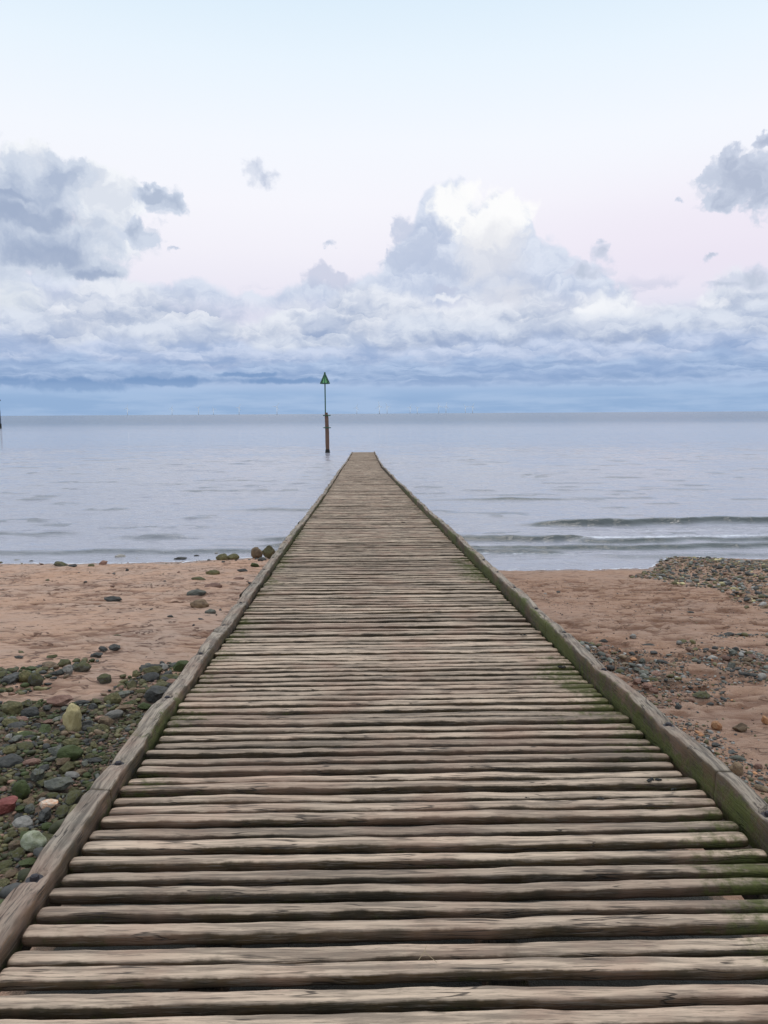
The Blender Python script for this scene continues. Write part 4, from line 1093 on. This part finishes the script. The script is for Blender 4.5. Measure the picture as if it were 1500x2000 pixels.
def size_px(c):
    x, y, r = c[:3]; z = float(ground_z(x, y)) + r * 0.4
    p = proj(x, y, z)
    if p is None or not (-5 < p[0] < 1505 and 0 < p[1] < 2005): return 0
    # hidden by the deck?
    cx, _ = jet(y)
    dz = CAM_H - z
    for q in (0.95, 0.85, 0.7, 0.5, 0.35):
        jx, jz = jet(y * q)
        if abs(x * q - jx) < 1.34 and (CAM_H - dz * q) < jz + 0.06 and (CAM_H - dz * (q + 0.04)) < jz: return 0
    # plan test: sight line passes over the deck plane inside its width
    for q in np.linspace(0.3, 1.0, 30):
        jx, jz = jet(y * q)
        if CAM_H - dz * q <= jz + 0.05:
            if abs(x * q - jx) < 1.36: return 0
            break
    return r * 2 * 1500 / math.hypot(y, dz)
def gravel_shade_map():
    h = 0.25; bx, by = np.arange(-14, 14, h), np.arange(1, 27, h)
    G = np.zeros((len(bx), len(by)))
    for x, y, r, *_ in CAND:
        i, j = int((x + 14) / h), int((y - 1) / h)
        if 0 <= i < len(bx) and 0 <= j < len(by): G[i, j] += r * r * 3.14 / (h * h)
    for _ in range(2):
        P = np.pad(G, 1, mode='edge'); G = sum(P[a:a + len(bx), b:b + len(by)] for a in range(3) for b in range(3)) / 9
    me, X, Y = BEACH
    fx = np.clip((X + 14) / h - 0.5, 0, len(bx) - 1.01); fy = np.clip((Y - 1) / h - 0.5, 0, len(by) - 1.01)
    i, j = fx.astype(int), fy.astype(int); u, v = fx - i, fy - j
    g = G[i, j] * (1 - u) * (1 - v) + G[i + 1, j] * u * (1 - v) + G[i, j + 1] * (1 - u) * v + G[i + 1, j + 1] * u * v
    jx = np.interp(Y, JY, JX); g = np.maximum(g, 1.1 * sstep(np.abs(X - jx), 1.72, 1.5) * sstep(Y, 15, 9))  # gravel also carries the mask for the shade painted under the deck
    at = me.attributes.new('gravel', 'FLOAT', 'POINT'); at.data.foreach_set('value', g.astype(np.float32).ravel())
gravel_shade_map()
order = sorted(range(len(CAND)), key=lambda i: -size_px(CAND[i]))
NIND = 300 - len(HERO) - 4
ZL = {'left': ('in the rubble left of the jetty', 'stones in the rubble left of the jetty'), 'left sand': ('on the open left sand', 'stones scattered on the left sand'),
      'right kerb': ('in the pebbles beside the right kerb', 'pebbles beside the right kerb'), 'right band': ('in the pebble patch on the right sand', 'pebbles in the patch on the right sand'),
      'right sand': ('on the right sand', 'stones scattered on the right sand'), 'damp sand': ('on the damp sand by the sea', 'stones on the damp sand right of the jetty'),
      'shingle': ('on the shingle bank by the sea', 'cobbles on the shingle bank'), 'left wash': ('in the wash at the left water edge', 'rocks in the wash at the left water edge')}
chosen = set(order[:NIND])
keys = {}
made = []
for i in order[:NIND]:
    x, y, r, mat, zone, fl = CAND[i]
    s = size_px(CAND[i])
    if s <= 0: chosen.discard(i); continue
    lx, ly, ln = min(LAND, key=lambda t: (t[0] - x) ** 2 + (t[1] - y) ** 2)
    dx, dy = x - lx, y - ly; dd = math.hypot(dx, dy)
    side = ('right of' if dx > 0 else 'left of') if abs(dx) > abs(dy) else ('behind' if dy > 0 else 'in front of')
    sz = 'large' if r > 0.095 else ('mid sized' if r > 0.055 else 'small')
    shape = rd.randrange(14)
    form = 'rounded' if shape % 2 == 0 else 'angular'
    near = '' if dd < 0.55 else ('well ' if dd > 1.3 else '')
    if dd < 2.4 and zone not in ('shingle',): lab = '%s %s %s stone %s%s %s' % (sz, form, mat, near, side, ln)
    else: lab = '%s %s %s stone %s' % (sz, form, mat, ZL[zone][0])
    o = put_stone(x, y, r * 2 * rd.uniform(1.0, 1.35), r * 2 * fl, r * 2 * rd.uniform(0.75, 1.0), mat, shape, rd.uniform(0, 6.28), lab, None, rd.uniform(0.15, 0.32), rd.uniform(-.25, .25), name='beach_stone')
    o['_z'] = ZL[zone][1]; made.append(o)
from collections import defaultdict
same = defaultdict(list)
for o in made:
    w = o['label'].split()
    if len(w) > 15: o['label'] = ' '.join(o['label'].replace('mid sized ', '').replace('algae covered ', '').split()[:16])
    same[o['label']].append(o)
for lab, os_ in same.items():
    if len(os_) > 1:
        # tell twins apart by how near they lie
        os_.sort(key=lambda q: q.location.y)
        words = {2: ['nearer', 'farther'], 3: ['nearest', 'middle', 'farthest'], 4: ['nearest', 'second nearest', 'third nearest', 'farthest']}.get(len(os_))
        for i, q in enumerate(os_):
            if words: q['label'] = words[i] + ' ' + lab
for o in made:
    w = o['label'].split()
    if len(w) > 16: o['label'] = ' '.join(x for x in w if x not in ('angular', 'rounded', 'the'))
    o['group'] = o['_z']; del o['_z']

# everything smaller or out of sight: one sheet of pebbles
def pebbles():
    protos = []
    for k in range(6):
        V, F = stone_shape(90 + k, 'round' if k % 2 else 'angular', 2 if k < 6 else 1)
        protos.append((V, F))
    low = []
    for k in range(6):
        V, F = stone_shape(120 + k, 'round' if k % 2 else 'angular', 1); low.append((V, F))
    cols = {'mossy green': (0.06, 0.06, 0.020), 'bright green algae covered': (0.05, 0.062, 0.016), 'dark grey': (0.055, 0.052, 0.046), 'grey green': (0.13, 0.13, 0.105),
            'brown': (0.18, 0.12, 0.07), 'olive brown': (0.13, 0.11, 0.045), 'reddish brown': (0.24, 0.135, 0.09), 'pale grey': (0.28, 0.26, 0.23), 'orange': (0.5, 0.24, 0.11), 'pale yellow': (0.48, 0.40, 0.2)}
    VV, FF, CC = [], [], []; off = 0
    X = np.array([c[0] for c in CAND]); Y = np.array([c[1] for c in CAND]); G = ground_z(X, Y)
    for i, (x, y, r, mat, zone, fl) in enumerate(CAND):
        if i in chosen: continue
        V, F = (protos if r > 0.03 else low)[rd.randrange(6)]
        a = rd.uniform(0, 6.28); ca, sa = math.cos(a), math.sin(a)
        sx, sy, sz = r * rd.uniform(1, 1.3), r * rd.uniform(.7, 1), r * fl
        P = V * (sx, sy, sz); tl = rd.uniform(-.3, .3)
        P = np.stack([P[:, 0], P[:, 1], P[:, 2] + P[:, 0] * tl], -1)
        P = np.stack([P[:, 0] * ca - P[:, 1] * sa + x, P[:, 0] * sa + P[:, 1] * ca + y, P[:, 2] + G[i] + sz * rd.uniform(0.35, 0.7)], -1)
        VV.append(P); FF.append(F + off); off += len(P)
        v = rd.uniform(0.65, 1.4); c = cols[mat]
        CC.append(np.tile([c[0] * v, c[1] * v, c[2] * v, 1.0], (len(P), 1)))
    m, N, b = new_mat('mixed_pebble_stone', rough=0.7)
    geo = N.n.new('ShaderNodeNewGeometry'); P = geo.outputs['Position']
    n = N.noise(P, 22.0, 4, 0.6)
    N.put(b.inputs['Base Color'], N.mix(0.6, N.attr('col', 'Color'), N.mix(1.0, N.attr('col', 'Color'), N.ramp(n, [(0.3, (0.4, 0.4, 0.4, 1)), (0.7, (1.6, 1.6, 1.6, 1))]), 'MULTIPLY')))
    N.put(b.inputs['Normal'], N.bump(n, 0.4, 0.02))
    me = mesh_np('pebbles', np.vstack(VV), np.vstack(FF), m, True, {'col': np.vstack(CC)})
    tag(link('pebbles', me), 'loose pebbles and gravel lying on the sand and on the shingle bank', 'pebbles', kind='stuff')
pebbles()

# ------------------------------------------------------------------ bits lying on the deck
M_sea = simple('dry_black_seaweed', (0.014, 0.013, 0.010), 0.75, 0, 0.5, 60.0, 0.5)
M_straw = simple('dry_straw', (0.34, 0.26, 0.15), 0.8, 0, 0.2, 30.0, 0.0)
def deck_point(px, py):
    d = ray(px, py); t = 1.0
    for _ in range(80):
        p = np.array([0, 0, CAM_H]) + d * t
        t += (p[2] - float(jet(p[1])[1])) / max(-d[2], .05) * 0.6
    p = np.array([0, 0, CAM_H]) + d * t
    return p
def weed(px, py, wpx, label, seed):
    p = deck_point(px, py); mpp = math.hypot(p[1], CAM_H - p[2]) / 1500
    w = wpx * mpp; rs = np.random.RandomState(seed)
    bm = bmesh.new()
    for k in range(7):
        a = rs.uniform(0, 6.28); L = w * rs.uniform(0.3, 0.55); q = Vector((rs.uniform(-.25, .25) * w, rs.uniform(-.12, .12) * w, 0.004))
        prev = None; n = 6
        for s in range(n):
            rr = w * 0.11 * (1 - 0.75 * abs(s / (n - 1) - 0.4)) * rs.uniform(.7, 1.2)
            ring = [bm.verts.new(q + Vector((-math.sin(a) * rr * math.cos(b), math.cos(a) * rr * math.cos(b), 0.6 * rr + 0.6 * rr * math.sin(b)))) for b in np.linspace(0, 2 * math.pi, 6, endpoint=False)]
            if prev:
                for i in range(6): bm.faces.new((prev[i], prev[(i + 1) % 6], ring[(i + 1) % 6], ring[i]))
            else: bm.faces.new(ring[::-1])
            prev = ring; a += rs.uniform(-.6, .6); q = q + Vector((math.cos(a), 0.7 * math.sin(a), rs.uniform(-.03, .05))) * (L / n)
        bm.faces.new(prev)
    bmesh.ops.recalc_face_normals(bm, faces=bm.faces)
    me = bpy.data.meshes.new('seaweed_scrap'); bm.to_mesh(me); bm.free(); me.materials.append(M_sea)
    o = link('seaweed_scrap', me, None, (p[0], p[1], p[2] + 0.004)); tag(o, label, 'seaweed', 'seaweed scraps on the deck')
weed(1022, 1243, 13, 'small black seaweed scrap on the deck, farthest of those along the right edge', 1)
weed(1098, 1306, 24, 'ragged black seaweed scrap on the green deck edge near a right kerb bolt', 2)
weed(1276, 1527, 28, 'widest black seaweed scrap lying by the green right end of the slats', 3)
weed(1314, 1545, 14, 'short black seaweed scrap just right of the widest one', 4)
weed(1029, 1562, 9, 'tiny black seaweed tuft standing on a slat right of the deck middle', 5)
weed(1172, 1563, 14, 'thin dark seaweed thread on a slat between the tiny tuft and the kerb', 6)
weed(755, 1391, 9, 'tiny dark seaweed speck near the middle of the deck', 7)
weed(788, 1021, 9, 'dark seaweed speck on the far deck over the shallows', 8)
p = deck_point(832, 1874)
def straw():
    root = bpy.data.meshes.new('straw')
    bm = bmesh.new()
    for pts in ([(-0.022, -0.012, .006), (-0.004, 0.016, .010), (0.004, 0.045, .008)], [(-0.004, 0.014, .011), (0.010, 0.0, .009), (0.030, -0.022, .006)]):
        for a, b in zip(pts[:-1], pts[1:]):
            a = Vector(a); b = Vector(b); d = b - a
            bmesh.ops.create_cone(bm, cap_ends=True, segments=6, radius1=0.0009, radius2=0.0007, depth=d.length, matrix=Matrix.Translation((a + b) / 2) @ d.to_track_quat('Z', 'Y').to_matrix().to_4x4())
    bm.to_mesh(root); bm.free(); root.materials.append(M_straw)
    o = link('dry_stalk', root, None, (p[0], p[1], p[2] + 0.002)); tag(o, 'thin forked dry stalk lying across a near slat right of the middle', 'dry stalk')
straw()
